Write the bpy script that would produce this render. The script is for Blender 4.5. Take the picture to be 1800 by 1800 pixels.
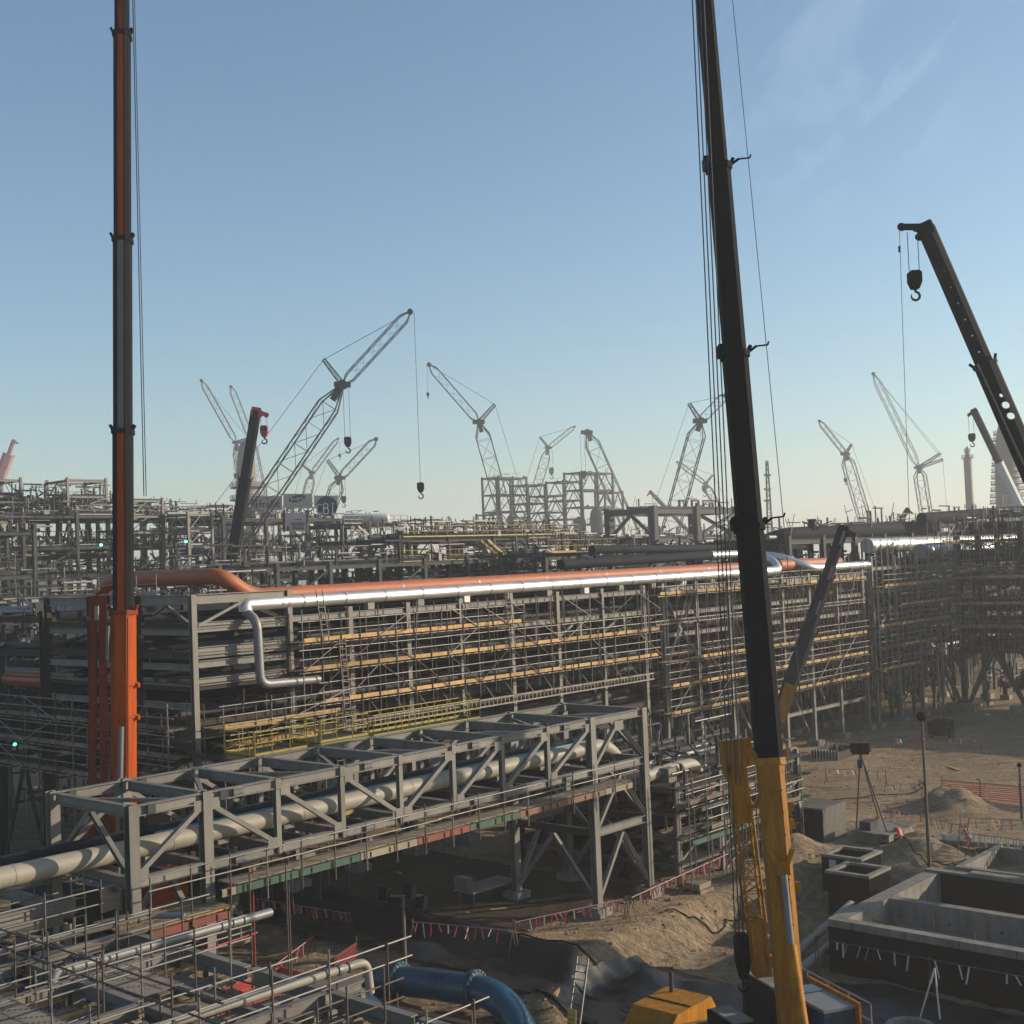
import bpy, bmesh, math, random
from mathutils import Vector as V, Matrix as M
rnd = random.Random(11)
sc = bpy.context.scene
for o in list(bpy.data.objects): bpy.data.objects.remove(o)
COL = sc.collection
rad = math.radians

# ------------------------------------------------------------------ camera
H, F = 17.2, 2250.0
ROLL, PITCH = rad(2.3), rad(2.15)
_X = V((1, 0, 0)); FW = V((0, math.cos(PITCH), math.sin(PITCH))); _Y = V((0, -math.sin(PITCH), math.cos(PITCH)))
RT = math.cos(ROLL) * _X - math.sin(ROLL) * _Y
UP = math.sin(ROLL) * _X + math.cos(ROLL) * _Y
CAM = V((0, 0, H))
cd = bpy.data.cameras.new('camera'); cam = bpy.data.objects.new('camera', cd); COL.objects.link(cam)
cd.sensor_width = 36.0; cd.lens = 36.0 * F / 1800.0; cd.clip_start = 0.1; cd.clip_end = 6000
m = M.Identity(4)
for i in range(3):
    m[i][0], m[i][1], m[i][2], m[i][3] = RT[i], UP[i], -FW[i], CAM[i]
cam.matrix_world = m
sc.camera = cam

# ------------------------------------------------------------------ sky, sun, exposure
SUN_AZ, SUN_EL = rad(81), rad(17)
w = bpy.data.worlds.new('World'); sc.world = w; w.use_nodes = True
nt = w.node_tree; N = nt.nodes; Lk = nt.links
bg = N['Background']; bg.inputs[1].default_value = 0.124
sky = N.new('ShaderNodeTexSky'); sky.sky_type = 'NISHITA'; sky.sun_disc = False
sky.sun_elevation = SUN_EL; sky.sun_rotation = SUN_AZ
sky.air_density = 1.0; sky.dust_density = 0.9; sky.ozone_density = 2.0; sky.altitude = 0
# thin cirrus streaks on a plane far above
tc = N.new('ShaderNodeTexCoord'); sx = N.new('ShaderNodeSeparateXYZ'); Lk.new(tc.outputs['Generated'], sx.inputs[0])
def wm(op, a, b=None, clamp=False):
    n = N.new('ShaderNodeMath'); n.operation = op; n.use_clamp = clamp
    for i, q in enumerate((a, b)):
        if q is None: continue
        if isinstance(q, (int, float)): n.inputs[i].default_value = q
        else: Lk.new(q, n.inputs[i])
    return n.outputs[0]
zc = wm('MAXIMUM', sx.outputs[2], 0.03)
cx = wm('DIVIDE', sx.outputs[0], zc); cy = wm('DIVIDE', sx.outputs[1], zc)
cb = N.new('ShaderNodeCombineXYZ'); Lk.new(cx, cb.inputs[0]); Lk.new(cy, cb.inputs[1])
mp = N.new('ShaderNodeMapping'); mp.inputs['Rotation'].default_value = (0, 0, rad(-38)); mp.inputs['Scale'].default_value = (2.2, 0.42, 1)
Lk.new(cb.outputs[0], mp.inputs[0])
nz = N.new('ShaderNodeTexNoise'); nz.inputs['Scale'].default_value = 1.9; nz.inputs['Detail'].default_value = 9; nz.inputs['Roughness'].default_value = 0.62; nz.inputs['Distortion'].default_value = 0.5
Lk.new(mp.outputs[0], nz.inputs['Vector'])
n2 = N.new('ShaderNodeTexNoise'); n2.inputs['Scale'].default_value = 0.55; n2.inputs['Detail'].default_value = 3; Lk.new(cb.outputs[0], n2.inputs['Vector'])
cl = wm('MULTIPLY', wm('SUBTRACT', nz.outputs[0], 0.50), 2.6, True)
_cd = (FW * F + RT * (1460 - 900) + UP * (900 - 130)).normalized()
dp = N.new('ShaderNodeVectorMath'); dp.operation = 'DOT_PRODUCT'; Lk.new(tc.outputs['Generated'], dp.inputs[0]); dp.inputs[1].default_value = _cd
cl = wm('MULTIPLY', cl, wm('MULTIPLY', wm('SUBTRACT', dp.outputs['Value'], 0.9925), 180.0, True))
mx = N.new('ShaderNodeMixRGB'); mx.blend_type = 'MIX'; mx.inputs[2].default_value = (6.4, 6.6, 7.2, 1)
Lk.new(wm('MULTIPLY', cl, 0.34), mx.inputs[0]); Lk.new(sky.outputs[0], mx.inputs[1]); tn = N.new('ShaderNodeMixRGB'); tn.blend_type = 'MULTIPLY'; tn.inputs[0].default_value = 1; tn.inputs[2].default_value = (0.87, 1.0, 1.02, 1); Lk.new(mx.outputs[0], tn.inputs[1]); Lk.new(tn.outputs[0], bg.inputs[0])

sd = bpy.data.lights.new('sun', 'SUN'); sun = bpy.data.objects.new('sun', sd); COL.objects.link(sun)
sd.energy = 5.0; sd.angle = rad(0.55); sd.color = (1.0, 0.85, 0.66)
SDIR = V((math.sin(SUN_AZ) * math.cos(SUN_EL), math.cos(SUN_AZ) * math.cos(SUN_EL), math.sin(SUN_EL)))
sun.rotation_euler = SDIR.to_track_quat('Z', 'Y').to_euler(); sun.location = SDIR * 200
sc.view_settings.view_transform = 'Standard'; sc.view_settings.look = 'None'
sc.view_settings.exposure = 0.36; sc.view_settings.gamma = 1.0
sc.render.engine = 'CYCLES'
cy_ = sc.cycles
cy_.use_denoising = True; cy_.max_bounces = 6; cy_.diffuse_bounces = 3; cy_.glossy_bounces = 3; cy_.volume_bounces = 1; cy_.transmission_bounces = 3
cy_.sample_clamp_indirect = 6.0; cy_.use_adaptive_sampling = True; cy_.adaptive_threshold = 0.02

# ------------------------------------------------------------------ pixel rays (1800 px photograph) and the site grid
def ray(px, py): return FW * F + RT * (px - 900) + UP * (900 - py)
def hz(px, py, z):
    d = ray(px, py); return CAM + d * ((z - H) / d.z)
def hy(px, py, y):
    d = ray(px, py); return CAM + d * (y / d.y)
AZ = rad(41.6)
GU = V((math.sin(AZ), math.cos(AZ), 0)); GV = V((-GU.y, GU.x, 0)); ZZ = V((0, 0, 1))
G0 = hz(1048, 1610, 0); G0.z = 0
def G(s, t, z=0.0): return G0 + GU * s + GV * t + ZZ * z          # site grid: s along the racks, t across them
def st(p):
    q = V(p) - G0; return q.dot(GU), q.dot(GV)
RS, RT_ = -10.85, 16.63
def R(s, t, z=0.0): return G(s + RS, t + RT_, z)                   # main rack grid
def hit_t(px, py, t):                                              # ray against a plane of constant t
    d = ray(px, py); return CAM + d * ((G(0, t) - CAM).dot(GV) / d.dot(GV))

# ------------------------------------------------------------------ materials
MATS = {}
def mat(name, col, rough=0.6, metal=0.0, var=0.22, scale=1.2, rust=0.0, rustcol=(0.16, 0.075, 0.03), bump=0.0, bscale=20, spec=0.5, stretch=(1, 1, 1), rand=0.12):
    if metal < .6: col = tuple(c * 0.72 for c in col)
    mt = bpy.data.materials.new(name); mt.use_nodes = True
    n = mt.node_tree.nodes; l = mt.node_tree.links; b = n['Principled BSDF']
    b.inputs['Roughness'].default_value = rough; b.inputs['Metallic'].default_value = metal
    b.inputs['Specular IOR Level'].default_value = spec
    g = n.new('ShaderNodeNewGeometry'); mpn = n.new('ShaderNodeMapping'); mpn.inputs['Scale'].default_value = stretch; l.new(g.outputs['Position'], mpn.inputs[0])
    t = n.new('ShaderNodeTexNoise'); t.inputs['Scale'].default_value = scale; t.inputs['Detail'].default_value = 6; t.inputs['Roughness'].default_value = 0.65
    l.new(mpn.outputs[0], t.inputs['Vector'])
    cr = n.new('ShaderNodeValToRGB'); cr.color_ramp.elements[0].position = 0.3; cr.color_ramp.elements[1].position = 0.72
    cr.color_ramp.elements[0].color = (*[c * (1 - var) for c in col], 1); cr.color_ramp.elements[1].color = (*[min(1, c * (1 + var)) for c in col], 1)
    l.new(t.outputs[0], cr.inputs[0]); out = cr.outputs[0]
    oi = n.new('ShaderNodeObjectInfo'); mr = n.new('ShaderNodeMapRange'); mr.inputs[3].default_value = 1 - rand; mr.inputs[4].default_value = 1 + rand
    l.new(oi.outputs['Random'], mr.inputs[0])
    hv = n.new('ShaderNodeHueSaturation'); l.new(mr.outputs[0], hv.inputs['Value']); l.new(out, hv.inputs['Color']); out = hv.outputs[0]
    if rust:
        t2 = n.new('ShaderNodeTexNoise'); t2.inputs['Scale'].default_value = scale * 2.7; t2.inputs['Detail'].default_value = 8; t2.inputs['Roughness'].default_value = 0.7
        l.new(g.outputs['Position'], t2.inputs['Vector'])
        c2 = n.new('ShaderNodeValToRGB'); c2.color_ramp.elements[0].position = 0.66 - rust * 0.3; c2.color_ramp.elements[1].position = 0.74
        l.new(t2.outputs[0], c2.inputs[0])
        mxn = n.new('ShaderNodeMixRGB'); mxn.inputs[2].default_value = (*rustcol, 1); l.new(c2.outputs[0], mxn.inputs[0]); l.new(out, mxn.inputs[1]); out = mxn.outputs[0]
    l.new(out, b.inputs['Base Color'])
    rr = n.new('ShaderNodeMapRange'); rr.inputs[3].default_value = max(0.05, rough - 0.12); rr.inputs[4].default_value = min(1, rough + 0.12); l.new(t.outputs[0], rr.inputs[0]); l.new(rr.outputs[0], b.inputs['Roughness'])
    if bump:
        t3 = n.new('ShaderNodeTexNoise'); t3.inputs['Scale'].default_value = bscale; t3.inputs['Detail'].default_value = 8; l.new(mpn.outputs[0], t3.inputs['Vector'])
        bp = n.new('ShaderNodeBump'); bp.inputs['Strength'].default_value = bump; bp.inputs['Distance'].default_value = 0.1; l.new(t3.outputs[0], bp.inputs['Height']); l.new(bp.outputs[0], b.inputs['Normal'])
    MATS[name] = mt; return mt
def emit(name, col, s):
    mt = bpy.data.materials.new(name); mt.use_nodes = True; b = mt.node_tree.nodes['Principled BSDF']
    b.inputs['Emission Color'].default_value = (*col, 1); b.inputs['Emission Strength'].default_value = s; MATS[name] = mt
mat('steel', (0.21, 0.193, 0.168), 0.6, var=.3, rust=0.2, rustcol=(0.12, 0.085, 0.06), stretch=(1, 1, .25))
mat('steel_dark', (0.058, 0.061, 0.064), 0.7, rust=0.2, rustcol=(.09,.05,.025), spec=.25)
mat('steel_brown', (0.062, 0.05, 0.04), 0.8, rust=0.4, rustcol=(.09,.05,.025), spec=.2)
mat('galv', (0.25, 0.236, 0.212), 0.45, 0.35, rust=0.25)
mat('tube_rust', (0.11, 0.085, 0.065), 0.65, 0.2, rust=0.5)
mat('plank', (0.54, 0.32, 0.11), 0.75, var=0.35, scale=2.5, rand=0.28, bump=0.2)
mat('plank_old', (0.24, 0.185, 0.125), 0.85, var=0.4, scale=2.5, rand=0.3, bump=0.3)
mat('silver', (0.58, 0.57, 0.55), 0.44, 0.8, var=0.12, scale=0.8, rand=0.03)
mat('orange_pipe', (0.46, 0.12, 0.035), 0.6, var=0.14, scale=0.6, rand=0.03)
mat('cream_pipe', (0.35, 0.31, 0.245), 0.6, var=0.15, scale=1.0, rust=0.1, rustcol=(0.3, 0.24, 0.17))
mat('grey_pipe', (0.26, 0.26, 0.255), 0.5, 0.3, var=0.12)
mat('dark_pipe', (0.026, 0.03, 0.037), 0.8, var=0.25, spec=.08)
mat('blue_pipe', (0.016, 0.085, 0.15), 0.3, var=0.25, scale=0.9)
mat('teal', (0.06, 0.26, 0.27), 0.5)
mat('crane_orange', (0.44, 0.07, 0.001), 0.6, spec=.15, var=0.3, scale=1.8, rust=0.2, rustcol=(.1, .03, .01), stretch=(2, 2, .2))
mat('crane_red', (0.24, 0.03, 0.002), 0.6, spec=.15, var=0.25)
mat('crane_yellow', (0.42, 0.172, 0.003), 0.6, spec=.2, var=0.4, scale=2.2, rust=0.3, rustcol=(.07, .04, .012), stretch=(2, 2, .22))
mat('crane_black', (0.012, 0.013, 0.015), 0.8, var=0.3, spec=0.06)
mat('crane_slate', (0.016, 0.019, 0.024), 0.75, var=0.25, spec=0.1)
mat('crane_grey', (0.17, 0.17, 0.165), 0.6, var=0.25, rust=0.15)
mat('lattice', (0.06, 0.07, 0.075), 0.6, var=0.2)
mat('lattice_hazed', (0.14, 0.15, 0.155), 0.6, var=0.2)  # paler lattice for far cranes, haze fading put into the colour
mat('hook_red', (0.42, 0.025, 0.035), 0.5)
mat('pink', (0.42, 0.24, 0.25), 0.6)
mat('rope', (0.07, 0.075, 0.08), 0.7)
mat('chrome', (0.20, 0.20, 0.20), 0.45, 0.5)
mat('tyre', (0.02, 0.02, 0.02), 0.85)
mat('glass', (0.03, 0.05, 0.06), 0.12, 0.0, spec=0.8)
mat('concrete', (0.26, 0.232, 0.195), 0.88, var=0.35, scale=1.8, bump=0.3, rust=0.25, rustcol=(0.10, 0.085, 0.065), stretch=(1, 1, .3))
mat('concrete_dark', (0.13, 0.118, 0.10), 0.9, var=.35, scale=1.8, bump=.3, stretch=(1, 1, .3))
mat('shade_brown', (0.075, 0.056, 0.038), 0.9, var=.4, spec=.1)  # dark brown that stands for shade on the ground
mat('bitumen', (0.012, 0.0115, 0.011), 0.9, var=0.3, spec=0.03)
mat('plastic', (0.014, 0.015, 0.016), 0.36, var=0.4, scale=2.0, spec=0.35)
mat('yellow_rail', (0.38, 0.29, 0.03), 0.55, var=0.2)
mat('white', (0.72, 0.71, 0.66), 0.5, var=0.08)
mat('blue_box', (0.02, 0.06, 0.20), 0.55, var=0.25)
mat('red_paint', (0.42, 0.035, 0.03), 0.5, var=0.25, rust=0.1)
mat('red_beam', (0.23, 0.05, 0.03), 0.6, var=0.25, rust=0.15)
mat('green_beam', (0.03, 0.09, 0.058), 0.6, var=0.3, rust=0.15)
mat('brown_beam', (0.26, 0.13, 0.06), 0.65, var=0.25, rust=0.2)
mat('tan_beam', (0.30, 0.24, 0.165), 0.65, var=0.2)
mat('flag_red', (0.60, 0.05, 0.07), 0.7, rand=0.3)
mat('flag_white', (0.75, 0.72, 0.68), 0.7, rand=0.1)
mat('flag_yellow', (0.62, 0.52, 0.12), 0.7, rand=0.2)
mat('mesh_red', (0.58, 0.10, 0.09), 0.7, rand=0.2)
mat('cone_orange', (0.75, 0.13, 0.06), 0.6)
mat('sign_cloth', (0.78, 0.62, 0.56), 0.8, var=0.12)
mat('sign_navy', (0.035, 0.065, 0.12), 0.6, var=0.1)
mat('sign_black', (0.03, 0.025, 0.035), 0.6)
mat('sign_text', (0.26, 0.12, 0.09), 0.7)
mat('sign_text_white', (0.95, 0.95, 0.97), 0.6)
mat('vessel', (0.035, 0.037, 0.042), 0.6, var=0.2)
emit('lamp_lit', (0.08, 1.0, 0.55), 3.0)
# sand ground: colour patches, wheel tracks, damp stains, fine relief
sand = bpy.data.materials.new('sand'); sand.use_nodes = True; MATS['sand'] = sand
n = sand.node_tree.nodes; l = sand.node_tree.links; b = n['Principled BSDF']; b.inputs['Roughness'].default_value = 0.95; b.inputs['Specular IOR Level'].default_value = 0.15
g = n.new('ShaderNodeNewGeometry')
def tex(scale, stretch=(1, 1, 1), rot=0, detail=8, dist=0.0, rough=0.65):
    mpn = n.new('ShaderNodeMapping'); mpn.inputs['Scale'].default_value = stretch; mpn.inputs['Rotation'].default_value = (0, 0, rot); l.new(g.outputs['Position'], mpn.inputs[0])
    t = n.new('ShaderNodeTexNoise'); t.inputs['Scale'].default_value = scale; t.inputs['Detail'].default_value = detail; t.inputs['Distortion'].default_value = dist; t.inputs['Roughness'].default_value = rough
    l.new(mpn.outputs[0], t.inputs['Vector']); return t.outputs[0]
def ramp(x, p0, p1, c0, c1):
    c = n.new('ShaderNodeValToRGB'); c.color_ramp.elements[0].position = p0; c.color_ramp.elements[1].position = p1
    c.color_ramp.elements[0].color = (*c0, 1); c.color_ramp.elements[1].color = (*c1, 1); l.new(x, c.inputs[0]); return c.outputs[0]
def mixc(fac, a, bcol, mode='MIX'):
    q = n.new('ShaderNodeMixRGB'); q.blend_type = mode
    for i, x in enumerate((fac, a, bcol)):
        if isinstance(x, (int, float)): q.inputs[i].default_value = x
        elif isinstance(x, tuple): q.inputs[i].default_value = (*x, 1)
        else: l.new(x, q.inputs[i])
    return q.outputs[0]
base = ramp(tex(0.16), 0.32, 0.7, (0.30, 0.22, 0.14), (0.46, 0.35, 0.23))
fine = ramp(tex(2.2, detail=10), 0.35, 0.7, (0.62, 0.6, 0.56), (1.12, 1.1, 1.05))
c = mixc(1.0, base, fine, 'MULTIPLY')
trk = ramp(tex(1.3, (0.05, 2.2, 1), rad(17), 5, 1.4), 0.50, 0.6, (0, 0, 0), (1, 1, 1))
c = mixc(mixc(1.0, trk, ramp(tex(0.07), 0.38, 0.55, (0, 0, 0), (0.8, 0.8, 0.8)), 'MULTIPLY'), c, (0.12, 0.09, 0.06))
c = mixc(ramp(tex(0.33, dist=0.8), 0.6, 0.72, (0, 0, 0), (0.6, 0.6, 0.6)), c, (0.11, 0.083, 0.057))
l.new(c, b.inputs['Base Color'])
bp = n.new('ShaderNodeBump'); bp.inputs['Strength'].default_value = 1.0; bp.inputs['Distance'].default_value = 0.45
hm = n.new('ShaderNodeMath'); hm.operation = 'ADD'; l.new(tex(1.7, detail=12, rough=0.7), hm.inputs[0]); l.new(tex(0.9, (0.12, 1.8, 1), rad(14), 5, 1.0), hm.inputs[1]); l.new(hm.outputs[0], bp.inputs['Height']); l.new(bp.outputs[0], b.inputs['Normal'])

# ------------------------------------------------------------------ mesh helpers
def newobj(name, me, parent=None, mtx=None):
    o = bpy.data.objects.new(name, me); COL.objects.link(o)
    mtx = mtx or M.Identity(4)
    if parent is not None:
        o.parent = parent
        o.matrix_basis = PINV[parent] @ mtx
    else: o.matrix_basis = mtx
    return o
PINV = {}
def thing(name, label, cat, loc=(0, 0, 0), group=None):
    o = bpy.data.objects.new(name, None); COL.objects.link(o); o.location = loc; o.empty_display_size = 0.3
    o['label'] = label; o['category'] = cat
    if group: o['group'] = group
    PINV[o] = M.Translation(-V(loc)); return o
def tag(o, label, cat, group=None):
    o['label'] = label; o['category'] = cat
    if group: o['group'] = group
    return o
def part(parent, o):                     # register a mesh part so sub-parts can hang from it
    PINV[o] = (M.Translation(parent.location) @ o.matrix_basis).inverted() if parent is not None else o.matrix_basis.inverted()
    return o
class MB:
    def __init__(s): s.v = []; s.f = []; s.sm = []
    def add(s, vs, fs, smooth=False):
        k = len(s.v); s.v += [tuple(q) for q in vs]; s.f += [[i + k for i in f] for f in fs]; s.sm += [smooth] * len(fs)
    def box(s, mtx):
        s.add([mtx @ V(q) for q in BOXV], BOXF)
    def mem(s, a, b, w, h, up=None): s.box(memmtx(a, b, w, h, up))
    def tube(s, a, b, r, n=6, r1=None, caps=True):
        a = V(a); b = V(b); d = (b - a)
        if d.length < 1e-6: return
        z = d.normalized(); x = z.orthogonal().normalized(); y = z.cross(x); r1 = r if r1 is None else r1
        vs = []; 
        for p, q in ((a, r), (b, r1)):
            for i in range(n):
                t = 2 * math.pi * i / n; vs.append(p + x * (q * math.cos(t)) + y * (q * math.sin(t)))
        s.add(vs, [[i, (i + 1) % n, n + (i + 1) % n, n + i] for i in range(n)], True)
        if caps: s.add(vs[:n], [list(range(n))[::-1]]); s.add(vs[n:], [list(range(n))])
    def sweep(s, pts, r, n=16, caps=True):
        pts = [V(p) for p in pts]; rings = []; x = None
        for i, p in enumerate(pts):
            t = ((pts[min(i + 1, len(pts) - 1)] - pts[max(i - 1, 0)])).normalized()
            x = t.orthogonal().normalized() if x is None else (x - t * x.dot(t)).normalized()
            y = t.cross(x); rr = r[i] if isinstance(r, (list, tuple)) else r
            rings.append([p + x * (rr * math.cos(2 * math.pi * k / n)) + y * (rr * math.sin(2 * math.pi * k / n)) for k in range(n)])
        vs = [q for g_ in rings for q in g_]
        s.add(vs, [[i * n + k, i * n + (k + 1) % n, (i + 1) * n + (k + 1) % n, (i + 1) * n + k] for i in range(len(pts) - 1) for k in range(n)], True)
        if caps: s.add(rings[0], [list(range(n))[::-1]]); s.add(rings[-1], [list(range(n))])
    def prism(s, prof, mtx, smooth=False):   # prof: 2-D outline in local xy, extruded z 0..1
        n = len(prof); lo = [mtx @ V((p[0], p[1], 0)) for p in prof]; hi = [mtx @ V((p[0], p[1], 1)) for p in prof]
        s.add(lo + hi, [[i, (i + 1) % n, n + (i + 1) % n, n + i] for i in range(n)], smooth)
        s.add(lo, [list(range(n))[::-1]]); s.add(hi, [list(range(n))])
    def mesh(s, name, mt):
        me = bpy.data.meshes.new(name); me.from_pydata(s.v, [], s.f); me.polygons.foreach_set('use_smooth', s.sm); me.materials.append(MATS[mt]); me.update(); return me
    def build(s, name, mt, parent=None):
        loc = V(parent.location) if parent is not None and parent.type == 'EMPTY' else None
        if parent is None:                       # put the origin at the mesh's base centre
            xs = [q[0] for q in s.v]; ys = [q[1] for q in s.v]; zs = [q[2] for q in s.v]
            c = V(((min(xs) + max(xs)) / 2, (min(ys) + max(ys)) / 2, min(zs)))
            s.v = [tuple(V(q) - c) for q in s.v]; o = newobj(name, s.mesh(name, mt), None, M.Translation(c)); return o
        if loc is not None:
            s.v = [tuple(V(q) - loc) for q in s.v]; o = bpy.data.objects.new(name, s.mesh(name, mt)); COL.objects.link(o); o.parent = parent; return o
        return newobj(name, s.mesh(name, mt), parent)
BOXV = [(-.5, -.5, -.5), (.5, -.5, -.5), (.5, .5, -.5), (-.5, .5, -.5), (-.5, -.5, .5), (.5, -.5, .5), (.5, .5, .5), (-.5, .5, .5)]
BOXF = [[3, 2, 1, 0], [4, 5, 6, 7], [0, 1, 5, 4], [1, 2, 6, 5], [2, 3, 7, 6], [3, 0, 4, 7]]
def memmtx(a, b, w, h, up=None):
    a = V(a); b = V(b); d = b - a; L = d.length; z = d / L
    up = V(up) if up is not None else (ZZ if abs(z.z) < 0.95 else GU)
    y = (up - z * up.dot(z)).normalized(); x = y.cross(z); c = (a + b) / 2
    return M(((x.x * w, y.x * h, z.x * L, c.x), (x.y * w, y.y * h, z.y * L, c.y), (x.z * w, y.z * h, z.z * L, c.z), (0, 0, 0, 1)))
_cache = {}
def unit(kind, mt):
    k = (kind, mt)
    if k in _cache: return _cache[k]
    mb = MB()
    if kind == 'box': mb.box(M.Identity(4))
    elif kind == 'tube': mb.tube((0, 0, -.5), (0, 0, .5), .5, 8)
    elif kind == 'pipe': mb.tube((0, 0, -.5), (0, 0, .5), .5, 14)
    elif kind == 'ibeam':
        a, f_, wb = .5, .41, .05
        pr = [(-a, -.5), (a, -.5), (a, -f_), (wb, -f_), (wb, f_), (a, f_), (a, .5), (-a, .5), (-a, f_), (-wb, f_), (-wb, -f_), (-a, -f_)]
        mb.prism(pr, M.Translation((0, 0, -.5)))
    elif kind == 'chan':
        pr = [(-.5, -.5), (.5, -.5), (.5, -.40), (-.38, -.40), (-.38, .40), (.5, .40), (.5, .5), (-.5, .5)]
        mb.prism(pr, M.Translation((0, 0, -.5)))
    _cache[k] = mb.mesh(kind + '_' + mt, mt); return _cache[k]
def mem(parent, name, a, b, w, h, mt, kind='box', up=None):
    return newobj(name, unit(kind, mt), parent, memmtx(a, b, w, h, up))
def tube(parent, name, a, b, r, mt, kind='tube'): return mem(parent, name, a, b, 2 * r, 2 * r, mt, kind)
def blkmtx(s0, s1, t0, t1, z0, z1, P=G):
    c = P((s0 + s1) / 2, (t0 + t1) / 2, (z0 + z1) / 2); a, b_, d = GU * (s1 - s0), GV * (t1 - t0), z1 - z0
    return M(((a.x, b_.x, 0, c.x), (a.y, b_.y, 0, c.y), (0, 0, d, c.z), (0, 0, 0, 1)))
def blk(parent, name, s0, s1, t0, t1, z0, z1, mt, P=G): return newobj(name, unit('box', mt), parent, blkmtx(s0, s1, t0, t1, z0, z1, P))
def fillet(pts, r, seg=6):
    pts = [V(p) for p in pts]; out = [pts[0]]
    for i in range(1, len(pts) - 1):
        a, p, c = pts[i - 1], pts[i], pts[i + 1]; d0 = (a - p); d1 = (c - p); k = min(r, d0.length * .49, d1.length * .49)
        q0 = p + d0.normalized() * k; q1 = p + d1.normalized() * k
        for j in range(seg + 1):
            t = j / seg; out.append(q0 * (1 - t) ** 2 + p * (2 * t * (1 - t)) + q1 * t * t)
    return out + [pts[-1]]
def pipe(parent, name, pts, r, mt, bend=0.0, n=16):
    mb = MB(); mb.sweep(fillet(pts, bend) if bend else pts, r, n); return mb.build(name, mt, parent)
def stuff(o): o['kind'] = 'stuff'; return o

# ------------------------------------------------------------------ ground: one sheet to the horizon, with the excavation
from mathutils import noise as mnoise
def smooth(x, a, b_):
    t = max(0.0, min(1.0, (x - a) / (b_ - a))); return t * t * (3 - 2 * t)
MOUNDS = [(32.5, -4.0, 2.6, 1.3), (40.0, -10.5, 2.6, 1.1), (19.2, -7.6, 2.3, 1.15), (16.2, -1.4, 2.2, 0.9), (10.2, -3.4, 2.2, 0.9), (5.2, -4.6, 1.3, 0.6), (-3.2, -5.2, 1.3, 0.8), (-8.6, -4.2, 1.2, .8), (-10.0, -8.2, 1.3, 0.9), (-7.6, 4.6, 2.0, 0.7), (22.5, -6.2, 1.6, 0.5), (-9.8, -22.5, 2.4, 0.9), (-10.5, -28, 2.8, 1.0)]
def gz(s, t):
    wob = mnoise.noise(V((s * .25, t * .25, 3))) * 0.7
    a = 1 - smooth(s + wob, -6.8, -4.6)
    b_ = (1 - smooth(t + wob, -4.2, -2.4)) * (1 - smooth(s + wob, 13.0, 16.5))
    pit = max(a * (1 - smooth(t, 22, 26)), b_)
    z = -max(1.05 * a * (1 - smooth(t, 22, 26)), 1.75 * b_)
    if -60 < s < 120 and -70 < t < 60:
        z += mnoise.fractal(V((s * .22, t * .22, 0)), 1.0, 2.0, 5) * 0.11 * (1 + 2.2 * pit) + abs(mnoise.noise(V((s * .8, t * .8, 2)))) * .16 * pit
        for ms, mt_, r, h in MOUNDS:
            q = ((s - ms) ** 2 + (t - mt_) ** 2) / (r * r)
            if q < 4: z += h * math.exp(-q * 1.6) * (1 + 0.35 * mnoise.noise(V((s * .9, t * .9, 7))))
    return z
def axis(lo, hi, step):
    a = [lo + step * i for i in range(int((hi - lo) / step) + 1)]; k = step; x = a[0]; pre = []
    while x > -1500: k *= 1.35; x -= k; pre.append(x)
    k = step; x = a[-1]; post = []
    while x < 1500: k *= 1.35; x += k; post.append(x)
    return pre[::-1] + a + post
sa, ta = axis(-34, 66, 0.42), axis(-36, 26, 0.42)
vs = []; 
for s_ in sa:
    for t_ in ta: vs.append(tuple(G(s_, t_, gz(s_, t_))))
nt_ = len(ta)
me = bpy.data.meshes.new('ground'); me.from_pydata(vs, [], [(i * nt_ + j, (i + 1) * nt_ + j, (i + 1) * nt_ + j + 1, i * nt_ + j + 1) for i in range(len(sa) - 1) for j in range(nt_ - 1)])
me.polygons.foreach_set('use_smooth', [True] * len(me.polygons)); me.materials.append(sand)
gr = newobj('ground', me); gr['kind'] = 'structure'
mbs_ = bmesh.new(); sv = []; sf = []
for i in range(5200):
    q = rnd.random()
    if q < .45: s_, t_ = rnd.uniform(-13, 16), rnd.uniform(-14, 2)
    elif q < .8: s_, t_ = rnd.uniform(12, 62), rnd.uniform(-16, 16)
    else: s_, t_ = rnd.uniform(-24, 8), rnd.uniform(0, 16)
    r_ = .025 + .11 * rnd.random() ** 4; c = G(s_, t_, gz(s_, t_) + r_ * .25); k = len(sv)
    for d_ in ((1, 0, 0), (-1, 0, 0), (0, 1, 0), (0, -1, 0), (0, 0, .8), (0, 0, -.8)): sv.append(tuple(c + V(d_) * (r_ * rnd.uniform(.6, 1.3))))
    sf += [[k + a_ for a_ in f_] for f_ in ((0, 2, 4), (2, 1, 4), (1, 3, 4), (3, 0, 4), (2, 0, 5), (1, 2, 5), (3, 1, 5), (0, 3, 5))]
mbs_.free(); me = bpy.data.meshes.new('stones'); me.from_pydata(sv, [], sf); me.materials.append(sand)
so_ = newobj('loose_stones', me); so_['kind'] = 'stuff'; so_['label'] = 'small stones and clods scattered over the sandy ground'; so_['category'] = 'stones'
def GR(s, t, dz=0.0): return G(s, t, gz(s, t) + dz)

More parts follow.
